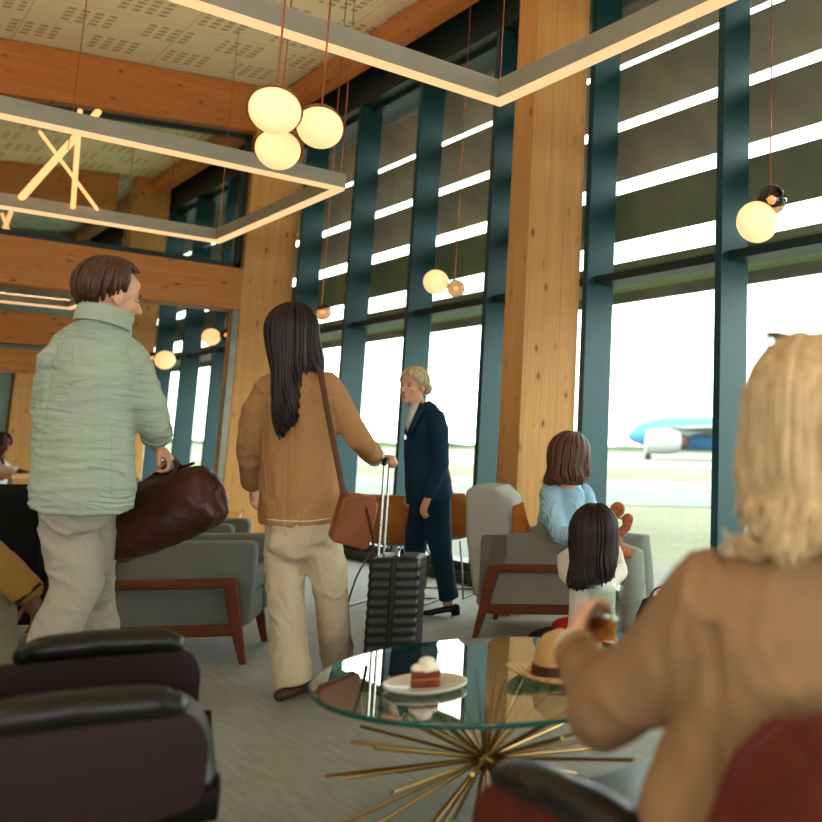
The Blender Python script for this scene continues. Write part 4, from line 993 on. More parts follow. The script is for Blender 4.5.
# ------------------------------------------------------------------ 2. long-haired woman with suitcase
def woman():
    d = 4.12; A = lambda x, y, dd=0: at(x, y, d+dd)
    base = A(300, 690); base.z = 0
    t = thing('person', 'person with long dark hair, camel jacket and cream trousers, holding the suitcase handle', 'person', base)
    tf = (FW*.97+RT*.1).normalized()
    H = Head(A(294, 337, .03), (RT*.42+FW*.9), UP, 1.06); neck = A(295, 378)
    hd = SUITH+UP*.012
    sh = [A(262, 392, -.02), A(334, 388, .02)]; el = [A(249, 440, .02), A(354, 428, .03)]; wr = [A(254, 484, .12), A(371, 455, .08)]
    wr[1] = hd-RT*.055-UP*.005; el[1] = A(355, 432, .02)
    hipA, hipB = A(287, 525), A(317, 525, .03); knA, knB = A(288, 600, .0), A(329, 585, .10); anA, anB = A(294, 672, -.02), A(338, 660, .35)
    anB.z = max(.09, anB.z); anA.z = .10
    body('body', t, H, neck, ([A(301, 520), A(300, 460), A(298, 410), A(296, 388)], [(.14, .10), (.12, .09), (.15, .10), (.08, .07)]), tf,
         [([sh[0], el[0], wr[0]], [.042, .036, .026]), ([sh[1], el[1], wr[1]], [.042, .036, .026]), ([hipA, knA, anA], [.075, .05, .036]), ([hipB, knB, anB], [.075, .05, .036])],
         [((wr[1], RT*.8+UP*.05+FW*.35, -UP), dict(thumb=1, k=.95, curl=(50, 65, 40))), ((wr[0], -UP+FW*.2, RT), dict(thumb=1, k=.9))], M_sk1, .007)
    H.face(t, '3a2a1e', 'a5594c', '2c1a10')
    M_coat = fabric('camel_jacket', 'b08258', '94693f', 260, .10, .9, .3, 6, crease=(9, 9, 3.5, .008))
    x0 = (A(298, 450)-base).dot(RT)
    def seam(p, n):
        back = max(0, -n.dot(tf)); x = (p-base).dot(RT); z1 = A(300, 396).z
        v = -.004*math.exp(-((p.z-z1)/.006)**2)*back
        if p.z < z1: v -= .004*math.exp(-((x-x0)/.006)**2)*back
        x1 = (A(262, 450)-base).dot(RT)
        return v
    tr = [(522, .180, .125, 299), (500, .180, .125, 299), (470, .176, .12, 299), (440, .172, .115, 299), (415, .172, .112, 298), (398, .170, .106, 297), (384, .150, .095, 296), (374, .10, .08, 295), (364, .055, .055, 294)]
    sl1 = [A(326, 386, .0), A(336, 400, .0), A(348, 420, .02), A(358, 438, .03), lerp(A(358, 438, .03), wr[1], .55), wr[1]-(wr[1]-el[1]).normalized()*.03]
    sl0 = [A(270, 388, -.01), A(257, 410, -.02), A(251, 440, .0), A(251, 465, .05), A(253, 482, .09)]
    jo_ = garment('jacket', t, [('tube', [A(x, y) for y, w, dp, x in tr], [(w, dp) for y, w, dp, x in tr], 28, tf), ('tube', sl1, [.072, .07, .062, .055, .047, .042], 16, (0, 0, 1), True), ('tube', sl0, [.066, .066, .06, .052, .048], 16, (0, 0, 1), True)],
            M_coat, .009, 4, folds(.0085, 5, 3, 2, True, seam))
    mb = MB(); ring(mb, A(295, 368, .01), UP, RT, .062, .060, .05); part('collar', mb, M_coat, t, bevel=.004)
    mb = MB(); dr = (wr[1]-el[1]); ring(mb, wr[1]-dr.normalized()*.035, dr, UP, .046, .044, .04); part('cuff', mb, fabric('cream_cotton', 'd8cbb2', 'bfb198', 260), t, bevel=.003, label='cream turned-back cuff')
    M_jh = fabric('jacket_edge', 'ad845c', '94693f', 260)
    stitch('yoke_seam', jo_, [(263, 396), (285, 397), (310, 396), (330, 394)], .0028, M_jh, t); stitch('centre_seam', jo_, [(297, 402), (296, 440), (297, 480), (299, 518)], .0026, M_jh, t)
    stitch('armhole_seam', jo_, [(262, 384), (262, 420), (264, 460), (268, 500)], .003, M_jh, t); stitch('armhole_seam', jo_, [(330, 378), (335, 400), (338, 430), (340, 480)], .003, M_jh, t)
    stitch('hem', jo_, [(266, 519), (285, 521), (310, 521), (332, 518)], .0035, fabric('cream_cotton', 'd8cbb2', 'bfb198', 260), t)
    M_cr = fabric('cream_trousers', 'cbb999', 'b09e80', 260, .12, .9, .3, 6, crease=(9, 9, 5, .007))
    legA = [hipA+UP*.05, A(284, 555), A(287, 605), A(290, 650), A(293, 684, -.02)]; legB = [hipB+UP*.05, A(324, 550, .04), A(331, 585, .10), A(335, 630, .2), V((anB.x, anB.y, .07))]
    garment('trousers', t, [('tube', [A(301, 505), A(301, 520), A(301, 540)], [(.140, .11), (.146, .115), (.142, .11)], 24, tf), ('ell', A(301, 540), (.138, .108, .10), 20, 14), ('tube', legA, [.09, .084, .075, .076, .078], 18, tf), ('tube', legB, [.09, .086, .080, .076, .078], 18, tf)],
            M_cr, .010, 3, folds(.009, 7, 4, 9))
    for an, dd in ((anA, FW*.95+RT*.25), (anB, FW*.9+RT*.3)):
        mb = MB(); f0 = V((an.x, an.y, 0)); dd = dd.normalized()
        mb.tube([f0-dd*.075+UP*.028, f0+UP*.03, f0+dd*.09+UP*.03, f0+dd*.16+UP*.022], [(.032, .026), (.036, .028), (.042, .026), (.03, .018)], 14, round_end=True)
        part('sandal', mb, plain('brown_shoe_leather', '6b3d26', .45), t)
    def th(f): return 98 if abs(f) < 2.1 else 80
    hairdo(t, H, hairmat('hair_dark', '0e0807', '2c1a13', .5), 260, th, lambda f: .42-.08*abs(f), 2.35, 4, (.090, .108, .108), (0, -.012, .03), endx=lambda f, x: x*.42+.070, back=-.03, wave=.016, rad=.0080, seed=9, tip=.2)
    # shoulder bag and strap
    c = A(355, 518, -.14); b = thing('shoulder_bag', 'tan leather shoulder bag hanging at the hip of the long-haired person', 'bag', c)
    ax = (RT*.78+FW*.5-UP*.16).normalized(); up_ = (UP*.95+RT*.2).normalized(); up_ = (up_-ax*up_.dot(ax)).normalized(); dp = ax.cross(up_)
    M_tb = plain('tan_bag_leather', '74401c', .42, 0, .1, 9, .2, 60)
    rr = [c+ax*x+up_*z for x, z in ((-.07, -.105), (.065, -.125), (.082, -.11), (.075, .07), (.06, .09), (-.065, .095), (-.08, .08), (-.085, -.09))]
    part('bag_body', MB().prism([p-dp*.045 for p in rr], dp*.09), M_tb, b, bevel=.014, seg=3)
    fl_ = [c+ax*x+up_*z for x, z in ((-.08, .10), (.075, .10), (.07, .0), (.03, -.045), (-.03, -.05), (-.075, -.0))]
    part('flap', MB().prism([p-dp*.058 for p in fl_], dp*.012), plain('tan_flap_leather', '8e4c24', .42, 0, .1, 9), b, bevel=.005)
    part('buckle', MB().obox(c-dp*.06-up_*.03, ax*.012, up_*.016, dp*.004), M_brass, b)
    mb = MB(); s0 = c+up_*.09-ax*.06
    mb.tube(curve([s0, A(343, 490, -.175), A(336, 455, -.17), A(329, 420, -.165), A(324, 392, -.15), A(321, 376, -.11), A(320, 368, -.03), A(322, 376, .07), A(328, 395, .13)], 5), [(.018, .003)]*41, 8, up=RT)
    part('strap', mb, plain('brown_strap', '4a2814', .85), b)
    mb = MB(); mb.tube(curve([c+ax*.06+up_*.03-dp*.05, A(366, 508, -.16), A(372, 535, -.17), A(374, 558, -.17)], 5), [(.011, .003)]*16, 6, up=RT); part('strap_end', mb, plain('brown_strap', '4a2814', .85), b)
woman()
# ------------------------------------------------------------------ 3. uniformed woman
def attendant():
    d = 6.2; A = lambda x, y, dd=0: at(x, y, d+dd)
    base = fl(443, 609); base.z = 0
    t = thing('person', 'person with tied-back blonde hair in navy blazer and trousers, standing by the windows', 'person', base)
    tf = (-RT*.93-FW*.36).normalized()
    H = Head(A(413, 386.5, -.0), (-RT*.34-FW*.94-UP*.02), UP+RT*.06, 1.04); neck = A(419, 410)
    sh = [A(437, 421, -.13), A(424, 421, .14)]; el = [A(441, 463, -.20), A(418, 462, .2)]; wr = [A(429, 496, -.24), A(412, 492, .18)]
    hipA, hipB = A(436, 505, -.07), A(424, 505, .08); knA, knB = A(441, 552, -.07), A(415, 552, .12); anA, anB = A(448, 598, -.05), A(409, 597, .25)
    anA.z = .085; anB.z = .085
    body('body', t, H, neck, ([A(430, 505), A(430, 470), A(428, 440), A(424, 420)], [(.12, .09), (.10, .085), (.13, .10), (.06, .06)]), tf,
         [([sh[0], el[0], wr[0]], [.04, .034, .024]), ([sh[1], el[1], wr[1]], [.04, .034, .024]), ([hipA, knA, anA], [.07, .048, .034]), ([hipB, knB, anB], [.07, .048, .034])],
         [((wr[0], -UP*.9-RT*.35, RT*.5+FW*.5), dict(thumb=-1, k=1.0, curl=(18, 22, 14))), ((wr[1], -UP*.9-RT*.3, FW), dict(thumb=1, k=.95))], M_sk1, .006)
    H.face(t, '33464a', 'a8645a', '9a7a58')
    M_nv = fabric('navy_wool', '123347', '0c2433', 300, .1, .8, .2, 6)
    tr = [(500, .150, .155, 430), (482, .138, .150, 428), (462, .122, .140, 426), (445, .135, .145, 426), (430, .150, .145, 427), (418, .140, .12, 427), (409, .090, .080, 425), (404, .058, .056, 422)]
    garment('blazer', t, [('tube', [A(x, y) for y, w, dp, x in tr], [(w, dp) for y, w, dp, x in tr], 26, tf), ('tube', [A(436, 418, -.11), A(440, 438, -.18), el[0], wr[0]+(el[0]-wr[0]).normalized()*.02], [.062, .058, .052, .042], 16, (0, 0, 1), True),
        ('tube', [sh[1], el[1], wr[1]], [.058, .050, .042], 16, (0, 0, 1), True)], M_nv, .010, 4, folds(.004, 7, 6, 4))
    mb = MB(); V0 = [A(419, 402, -.09), A(409.5, 406, -.10), A(406, 424, -.14), A(407, 432, -.15), A(413, 421, -.15), A(420, 408, -.12)]
    mb.add(V0, [(0, 1, 2, 3, 4, 5)]); o = part('blouse_front', mb, fabric('white_blouse', 'e6dfd6', 'd0c8be', 300), t); s_ = o.modifiers.new('s', 'SOLIDIFY'); s_.thickness = .012
    mb = MB(); ring(mb, A(418.5, 406, -.01), (UP+RT*.25), RT, .058, .054, .03); part('blouse_collar', mb, fabric('white_blouse', 'e6dfd6'), t, bevel=.004)
    mb = MB(); mb.add([A(421, 402, -.11), A(425, 408, -.13), A(411, 437, -.172), A(406.5, 436, -.16)], [(0, 1, 2, 3)]); o = part('lapel', mb, M_nv, t); s_ = o.modifiers.new('s', 'SOLIDIFY'); s_.thickness = .012
    mb = MB(); mb.obox(A(405.5, 437, -.155), RT*.008, UP*.016, FW*.004); part('name_badge', mb, M_chrome, t)
    legA = [hipA+UP*.05, A(438, 530, -.06), knA, A(446, 580, -.05), A(449, 599, -.05)]; legB = [hipB+UP*.05, A(418, 530, .1), knB, A(411, 580, .2), A(409, 596, .25)]
    garment('trousers', t, [('tube', [A(431, 490), A(431, 505), A(431, 516)], [(.13, .115), (.135, .12), (.125, .115)], 22, tf), ('tube', legA, [.095, .09, .074, .064, .066], 16, tf), ('tube', legB, [.09, .085, .072, .064, .066], 16, tf)], M_nv, .010, 4, folds(.004, 7, 4, 6))
    for an, dd in ((anA, -RT*.95-FW*.2), (anB, -RT*.9-FW*.4)):
        mb = MB(); f0 = V((an.x, an.y, 0)); dd = dd.normalized()
        mb.tube([f0-dd*.055+UP*.045, f0+UP*.04, f0+dd*.10+UP*.022, f0+dd*.165+UP*.018], [(.028, .03), (.03, .022), (.036, .02), (.024, .014)], 14, round_end=True); mb.box((f0.x-.02-dd.x*.055, f0.y-.02-dd.y*.055, 0), (f0.x+.02-dd.x*.055, f0.y+.02-dd.y*.055, .03))
        part('shoe', mb, M_black, t)
    th = lambda f: 120 if abs(f) < 1.55 else (120-(abs(f)-1.55)*42 if abs(f) < 2.4 else 84-(abs(f)-2.4)*28)
    hr = hairdo(t, H, hairmat('hair_ash_blonde', 'a48c62', 'dccaa2'), 240, th, lambda f: 0, 3.05, 3, (.084, .104, .100), (0, -.014, .031), rad=.006, wave=0, seed=14)
    mb = MB(); H.ell(mb, (-.02, -.115, -.01), (.042, .036, .042)); part('hair_bun', mb, hairmat('hair_ash_blonde', 'a48c62', 'dccaa2'), hr)
attendant()
# ------------------------------------------------------------------ 4. seated woman in blue
def seated():
    d = 5.62; A = lambda x, y, dd=0: at(x, y, d+dd)
    base = A(560, 560, .15); base.z = .46
    t = thing('person', 'person with shoulder-length brown hair in striped blue shirt, sitting on the grey armchair', 'person', base)
    tf = (RT*.80+FW*.60).normalized()
    H = Head(A(571, 459, .05), (RT*.80+FW*.58-UP*.14), UP, 1.18); neck = A(567, 484, .05)
    sh = [A(548, 494, -.02), A(584, 492, .2)]; el = [A(560, 535, -.12), A(600, 533, .1)]; wr = [A(592, 532, -.2), A(606, 528, -.1)]
    hip = A(556, 540, .05); hipB = A(570, 540, .25); knA, knB = A(633, 560, -.18), A(640, 550, .05); anA, anB = A(632, 610, -.2), A(642, 600, .02); anA.z = anB.z = .10
    body('body', t, H, neck, ([A(562, 548, .13), A(562, 520, .12), A(565, 498, .08), A(567, 487, .06)], [(.14, .10), (.12, .09), (.15, .09), (.07, .06)]), tf,
         [([sh[0], el[0], wr[0]], [.042, .036, .025]), ([sh[1], el[1], wr[1]], [.042, .036, .025]), ([hip, knA, anA], [.08, .052, .036]), ([hipB, knB, anB], [.08, .052, .036])],
         [((wr[0], RT*.8+UP*.3, -UP), dict(thumb=1)), ((wr[1], RT*.5+UP*.5, -UP+RT), dict(thumb=-1))], M_sk1, .007)
    H.face(t, '3a2a1e', 'a5594c', '4a3020')
    q = NT('blue_striped_cotton'); v = q.coords(); w_ = q.n('ShaderNodeTexWave', bands_direction='X'); w_.inputs['Scale'].default_value = 34; w_.inputs['Distortion'].default_value = .15; q.l(v, w_.inputs['Vector'])
    n_ = q.noise(v, 200, 2); q.bsdf(q.ramp(w_.outputs['Fac'], [(.42, srgb('7aa6bf')), (.60, srgb('a9c8d4'))]), .85, 0, n_, .3, .002); M_bl = q.m
    tr = [(550, .170, .135, 559), (535, .170, .13, 559), (515, .172, .122, 561), (498, .18, .118, 563), (487, .15, .095, 566), (480, .08, .07, 567)]
    garment('shirt', t, [('tube', [A(x, y, .10) for y, w, dp, x in tr], [(w, dp) for y, w, dp, x in tr], 24, tf), ('tube', [A(551, 494, -.0), A(551, 513, -.06), el[0], A(578, 535, -.16)], [.072, .075, .066, .052], 16, (0, 0, 1), True),
        ('tube', [sh[1], el[1], wr[1]], [.06, .052, .045], 16, (0, 0, 1), True)], M_bl, .010, 3, folds(.010, 7, 6, 4))
    M_g = fabric('grey_trousers', '8f948a', '7a7f76', 300)
    garment('trousers', t, [('tube', [hip+UP*.02-RT*.04, hip, lerp(hip, knA, .5), knA, lerp(knA, anA, .5), anA], [.11, .115, .105, .085, .08, .085], 18, (0, 0, 1), True), ('tube', [hipB, lerp(hipB, knB, .5), knB+UP*.03, lerp(knB, anB, .5), anB], [.11, .105, .088, .08, .085], 18, (0, 0, 1), True)], M_g, .011, 4, folds(.005, 6, 6, 6))
    for an in (anA, anB):
        mb = MB(); f0 = V((an.x, an.y, 0)); mb.tube([f0-RT*.07+UP*.04, f0+UP*.045, f0+RT*.09+UP*.035, f0+RT*.16+UP*.025], [(.03, .034), (.034, .04), (.04, .03), (.03, .02)], 12, round_end=True); part('shoe', mb, M_black, t)
    hairdo(t, H, hairmat('hair_chestnut', '2e1a10', '6a4228'), 190, lambda f: 98 if abs(f) < 1.9 else 84, lambda f: .15-.015*abs(f), 2.35, 3, (.094, .114, .106), (0, -.012, .032), endx=lambda f, x: x*1.12, wave=.014, rad=.0075, seed=21, tip=.3)
seated()
# ------------------------------------------------------------------ 5. girl
def girl():
    d = 4.35; A = lambda x, y, dd=0: at(x, y, d+dd)
    base = A(592, 650, .1); base.z = 0
    t = thing('person', 'child with long dark hair in white top and blue jeans, kneeling by the grey armchair', 'person', base)
    tf = (FW*.9+RT*.35).normalized()
    H = Head(A(596, 537, .0), (FW*.85+RT*.5+UP*.05), UP, 1.08); neck = A(594, 568)
    sh = [A(577, 580), A(608, 580, .04)]; el = [A(567, 560, .16), A(618, 572, .22)]; wr = [A(584, 546, .30), A(615, 548, .36)]
    hA, hB = A(583, 634, .0), A(602, 634, .05); kA, kB = A(604, 648, .40), A(634, 640, .36); aA, aB = A(590, 668, .05), A(612, 668, .0)
    for p in (kA, kB): p.z = .085
    for p in (aA, aB): p.z = .06
    hA.z = hB.z = .20
    body('body', t, H, neck, ([A(592, 638), A(593, 610), A(593, 588), A(594, 575)], [(.10, .08), (.09, .07), (.11, .07), (.05, .05)]), tf,
         [([sh[0], el[0], wr[0]], [.032, .028, .02]), ([sh[1], el[1], wr[1]], [.032, .028, .02]), ([hA, kA, aA], [.06, .045, .03]), ([hB, kB, aB], [.06, .045, .03])],
         [((wr[0], RT*.7+FW*.6, -UP), dict(thumb=1, k=.72)), ((wr[1], FW*.5+UP*.7, -RT), dict(thumb=1, k=.72))], M_sk1, .007)
    H.face(t, '3a2a1e', 'a5594c', '2c1a10')
    tr = [(643, .125, .11, 592), (620, .115, .10, 592), (600, .112, .095, 593), (585, .118, .09, 593), (576, .09, .075, 594), (570, .05, .05, 594)]
    garment('blouse', t, [('tube', [A(x, y) for y, w, dp, x in tr], [(w, dp) for y, w, dp, x in tr], 22, tf), ('tube', [sh[0], A(569, 572, .08), el[0], wr[0]], [.05, .055, .055, .036], 14, (0, 0, 1), True), ('tube', [sh[1], el[1], wr[1]], [.05, .052, .034], 14, (0, 0, 1), True)],
            fabric('white_child_blouse', 'ddd2c4', 'c9bdae', 260), .009, 3, folds(.005, 9, 7, 2))
    M_j = fabric('blue_denim', '2f5a70', '1f4254', 320)
    garment('jeans', t, [('tube', [hA-RT*.02, lerp(hA, kA, .5), kA, lerp(kA, aA, .5), aA], [.085, .075, .062, .055, .045], 14, (0, 0, 1), True), ('tube', [hB, lerp(hB, kB, .5), kB, lerp(kB, aB, .5), aB], [.085, .075, .062, .055, .045], 14, (0, 0, 1), True)], M_j, .010, 3, folds(.004, 9, 9))
    for an in (aA, aB):
        mb = MB(); f0 = V((an.x, an.y, .045)); mb.tube([f0+FW*.02, f0-FW*.08, f0-FW*.13-UP*.01], [.034, .036, .026], 12, round_end=True); part('shoe', mb, plain('red_shoe', 'a02a22', .5), t)
    hairdo(t, H, hairmat('hair_dark', '120b09', '38221a'), 210, lambda f: 98 if abs(f) < 2.0 else 84, lambda f: .205-.02*abs(f), 2.5, 3, (.090, .112, .106), (0, -.012, .032), endx=lambda f, x: x*1.0, wave=.010, rad=.0075, seed=33, tip=.3)
    # teddy bear held up in front of her
    M_ted = plain('brown_plush', '9a5530', .95, 0, .2, 60, .8, 160)
    c = A(609, 524, .42); b = thing('teddy_bear', 'brown plush teddy bear held between the child and the person in blue', 'toy', c)
    bu = (UP*.9-RT*.2).normalized(); br = (RT*.9+UP*.25).normalized()
    mb = MB(); mb.ell(c-bu*.10, (.055, .05, .07), 18, 12); mb.ell(c, (.052, .048, .048), 20, 14); part('plush_body', mb, M_ted, b, ang=180)
    for s_, nm in ((-1, 0), (1, 1)):
        e = MB().ell(c+br*s_*.056+bu*.06, (.040, .022, .040), 16, 10, br, FW, bu); part('ear', e, M_ted, b, ang=180)
        a_ = MB().tube([c-bu*.06+br*s_*.04, c-bu*.04+br*s_*.085, c-bu*.0+br*s_*.10], [.022, .024, .03], 12, round_end=True); part('arm', a_, M_ted, b, ang=180)
        l_ = MB().tube([c-bu*.15+br*s_*.03, c-bu*.17+br*s_*.06+FW*.05], [.028, .032], 12, round_end=True); part('leg', l_, M_ted, b, ang=180)
    part('muzzle', MB().ell(c-bu*.012-FW*.045+RT*.0, (.026, .022, .02), 14, 10), plain('pale_plush', 'd8cbbb', .9), b, ang=180)
    part('nose', MB().ell(c-bu*.004-FW*.066, (.009, .006, .006), 10, 8), M_black, b, ang=180)
    # bags on the floor
    c = fl(556, 650); b = thing('soft_bag', 'low dark soft bag with red cloth on top, on the floor behind the hat', 'bag', c)
    mb = MB(); mb.ell(c+UP*.065, (.16, .11, .065), 24, 14, RT, FW); part('bag_body', fuse(mb, .012, 4, .5, folds(.008, 10, 10)), fabric('charcoal_cloth', '262626', '161616', 260), b)
    q_ = c+RT*.07+UP*.13; o = part('cloth', fuse(MB().ell(q_, (.10, .08, .045), 20, 12, RT, FW), .01, 3, .5, folds(.008, 12, 12, 4)), fabric('red_cloth', 'b3261c', '8a1a12', 260), b)
    c = fl(662, 668); b = thing('backpack', 'black backpack with top handle on the floor between the child and the blonde person', 'bag', c)
    rings = []
    for z, w_, dp in ((.0, .12, .07), (.02, .14, .085), (.15, .15, .095), (.27, .14, .085), (.34, .11, .06), (.355, .08, .035)):
        rings.append([c+UP*z+RT*w_*math.copysign(abs(math.cos(k*PI/12))**.6, math.cos(k*PI/12))+FW*dp*math.copysign(abs(math.sin(k*PI/12))**.6, math.sin(k*PI/12)) for k in range(24)])
    part('bag_body', MB().loft(rings), fabric('black_nylon', '1c1f20', '101213', 300), b, ang=70)
    mb = MB(); mb.tube(curve([c+UP*.35-RT*.07, c+UP*.39-RT*.05, c+UP*.41, c+UP*.39+RT*.05, c+UP*.35+RT*.07], 5), [(.010, .006)]*21, 8); part('handle', mb, M_black, b)
    mb = MB(); mb.box((0, 0, 0), (.001, .001, .001)); 
    part('front_pocket', MB().prism([c+RT*x+UP*z-FW*.105 for x, z in ((-.10, .03), (.10, .03), (.11, .15), (.08, .18), (-.08, .18), (-.11, .15))], FW*.03), fabric('black_nylon', '1c1f20'), b, bevel=.008)
girl()
# ------------------------------------------------------------------ 6. blonde woman in the foreground
def blonde():
    d = 1.48; Q = 1.16; A = lambda x, y, dd=0: at(x, y, d+dd)
    base = V((BC.x+.0, BC.y-.02, .47))
    t = thing('person', 'person with loose blonde hair and camel coat seated in the right foreground, holding a glass', 'person', base)
    tf = (FW*.80-RT*.45).normalized()
    H = Head(A(813, 438, .02), (FW*.80-RT*.35+UP*.02), UP, 1.14); neck = A(806, 520, .0)
    gc = A(604, 626, .36); hdir = (UP*.42+FW*.72+RT*.12).normalized()
    wr = gc-RT*.048-hdir*.060
    shL = A(716, 596, -.02); elL = A(612, 706, .10); shR = A(905, 590, .05); elR = A(925, 740, .16); wrR = A(830, 780, .3)
    hips = V((1.24, 1.0, .53)); kA = hips+V((.27, .34, .0)); kB = hips+V((.38, .22, .0)); aA = V((kA.x+.06, kA.y+.1, .09)); aB = V((kB.x+.06, kB.y+.06, .09))
    body('body', t, H, neck, ([hips, A(790, 760, .02), A(800, 640, .0), A(804, 560, .0)], [(.14, .10), (.12, .09), (.15, .09), (.07, .06)]), tf,
         [([shL, elL, wr], [.045, .038, .027]), ([shR, elR, wrR], [.045, .038, .027]), ([hips+V((-.06, .06, -.0)), kA, aA], [.08, .055, .038]), ([hips+V((.06, -.06, 0)), kB, aB], [.08, .055, .038])],
         [((wr, hdir, RT), dict(thumb=-1, k=.98, curl=(38, 52, 34))), ((wrR, -RT*.6+FW*.6, -UP), dict(thumb=1))], M_sk1, .006)
    H.face(t, '33464a', 'a5594c', '8a6a48')
    M_ct = fabric('camel_coat', '93704e', '7e5e3e', 330, .12, .9, .25, 4, crease=(7, 7, 2.4, .010))
    tr = [(900, .195, .15, 775), (840, .215, .16, 760), (780, .190, .145, 772), (720, .170, .13, 786), (660, .168, .12, 796), (610, .175, .115, 803), (575, .165, .105, 806), (550, .125, .085, 808), (532, .08, .07, 808), (514, .068, .066, 806), (505, .066, .064, 806)]
    x0 = A(700, 700)
    def vf(p, n):
        q = (p-base); a = q.dot(RT); z = p.z
        return .008*noise.noise(V((a*9, q.dot(FW)*9, z*1.6)))*(1 if z < 1.0 else .3)-.012*math.exp(-((a+.115-(.95-z)*.14)/.012)**2)*(1 if z < .86 else 0)
    garment('coat', t, [('tube', [A(x, y, .02) for y, w, dp, x in tr], [(w*Q, dp) for y, w, dp, x in tr], 34, tf),
        ('tube', [A(740, 572, -.02), shL, A(676, 648, .02), elL, A(600, 690, .17), lerp(A(600, 690, .17), wr, .6), wr-(wr-elL).normalized()*.025], [.070, .086, .083, .079, .065, .051, .043], 22, (0, 0, 1), False), ('ell', elL, .078, 20, 14),
        ('tube', [A(865, 570, .02), shR, elR, wrR], [.06, .074, .066, .045], 20, (0, 0, 1), True)], M_ct, .009, 4, folds(.009, 5, 3, 5, True, vf))
    dr = (wr-A(600, 690, .17)).normalized()
    mb = MB(); ring(mb, wr-dr*.028, dr, UP, .043, .041, .03); part('cuff', mb, M_ct, t, bevel=.004)
    mb = MB(); ring(mb, wr-dr*.008, dr, UP, .036, .034, .022); part('shirt_cuff', mb, fabric('white_blouse', 'e6dfd6', 'd0c8be', 300), t, label='white shirt cuff peeking out')
    M_wt = fabric('cream_trousers', 'cbb999')
    garment('trousers', t, [('tube', [hips-V((.06, .04, 0)), hips+V((.08, .17, 0)), kA, lerp(kA, aA, .5), aA], [.11, .105, .085, .075, .075], 16, (0, 0, 1), True), ('tube', [hips+V((.06, -.04, 0)), hips+V((.2, .08, 0)), kB, lerp(kB, aB, .5), aB], [.11, .105, .085, .075, .075], 16, (0, 0, 1), True)], M_wt, .012, 4)
    for an in (aA, aB):
        mb = MB(); f0 = V((an.x, an.y, 0)); mb.tube([f0-FW*.07+UP*.04, f0+UP*.045, f0+V((0, .09, .035)), f0+V((0, .16, .025))], [(.03, .034), (.034, .04), (.04, .03), (.03, .02)], 12, round_end=True); part('shoe', mb, M_black, t)
    HM = hairmat('hair_blonde', '9c7a4c', 'd8bc90', .42)
    def L_(f): return .145-.012*abs(f)+.02*math.sin(f*5)
    hr = hairdo(t, H, HM, 620, lambda f: 100 if abs(f) < 1.9 else 86, L_, 2.5, 3, (.098, .118, .110), (0, -.014, .030), endx=lambda f, x: x*1.08, wave=.012, rad=.0062, seed=41, tip=.25, lift=.006, part_x=-.01)
    # flick of hair turning outwards at the left
    mb = MB(); rg = random.Random(5)
    for i in range(26):
        a = H.p(-.080+rg.uniform(-.01, .012), -.02+rg.uniform(-.03, .03), -.02); j = V((rg.uniform(-1, 1), rg.uniform(-1, 1), rg.uniform(-1, 1)))*.006
        mb.tube([V(q) for q in curve([a, a-UP*.05-RT*.006+j, a-UP*.10-RT*.004+j, a-UP*.145-RT*.022+j*1.5, a-UP*.150-RT*.042+j*2, a-UP*.135-RT*.052+j*2.5], 3)], [lerp(.007, .002, k/15) for k in range(16)], 6)
    part('hair_flick', mb, HM, hr, ang=180)
    # sunglasses pushed up on the head: a thing of its own
    c = H.p(0, .040, .128); s = thing('sunglasses', 'tortoiseshell sunglasses pushed up on the blonde hair', 'sunglasses', c); M_tor = plain('tortoiseshell', '5a2a18', .2, 0, .3, 60)
    for q in (-1, 1):
        mb = MB(); cc = H.p(q*.036, .030, .146); nx = H.r; ny = (H.f*.85+H.u*.35).normalized(); nz = nx.cross(ny)
        mb.tube([cc+nx*.030*math.cos(k*PI/10)+ny*.024*math.sin(k*PI/10) for k in range(21)], .0035, 8, up=nz); part('lens_rim', mb, M_tor, s)
        mb = MB(); mb.ell(cc, (.028, .022, .002), 18, 8, nx, ny, nz); part('lens', mb, plain('dark_lens', '3a2620', .08), s)
        mb = MB(); mb.tube([H.p(q*.064, .028, .140), H.p(q*.076, .0, .120), H.p(q*.082, -.03, .08)], [.0035, .0035, .003], 8); part('temple_arm', mb, M_tor, s)
    mb = MB(); mb.tube([H.p(-.010, .036, .150), H.p(0, .038, .152), H.p(.010, .036, .150)], .003, 6); part('bridge', mb, M_tor, s)
    # the drink in her hand
    g0 = gc-UP*.035; g = thing('drinking_glass', 'tall clear drinking glass with amber drink in the hand of the blonde person', 'glass', g0)
    M_dg = glass('clear_glass', 'eef6f2', 1.3, 1.5)
    part('glass_body', MB().lathe([(.026, 0), (.028, .002), (.033, .11), (.031, .11), (.0265, .008), (.001, .008)], (0, 0, 0), 36, cap=False), M_dg, g, local=True, ang=50)
    part('drink', MB().lathe([(.0262, .0085), (.0292, .05), (.001, .0505)], (0, 0, 0), 32), glass('amber_drink', 'e0a868', 1.0, 1.33), g, local=True)
blonde()
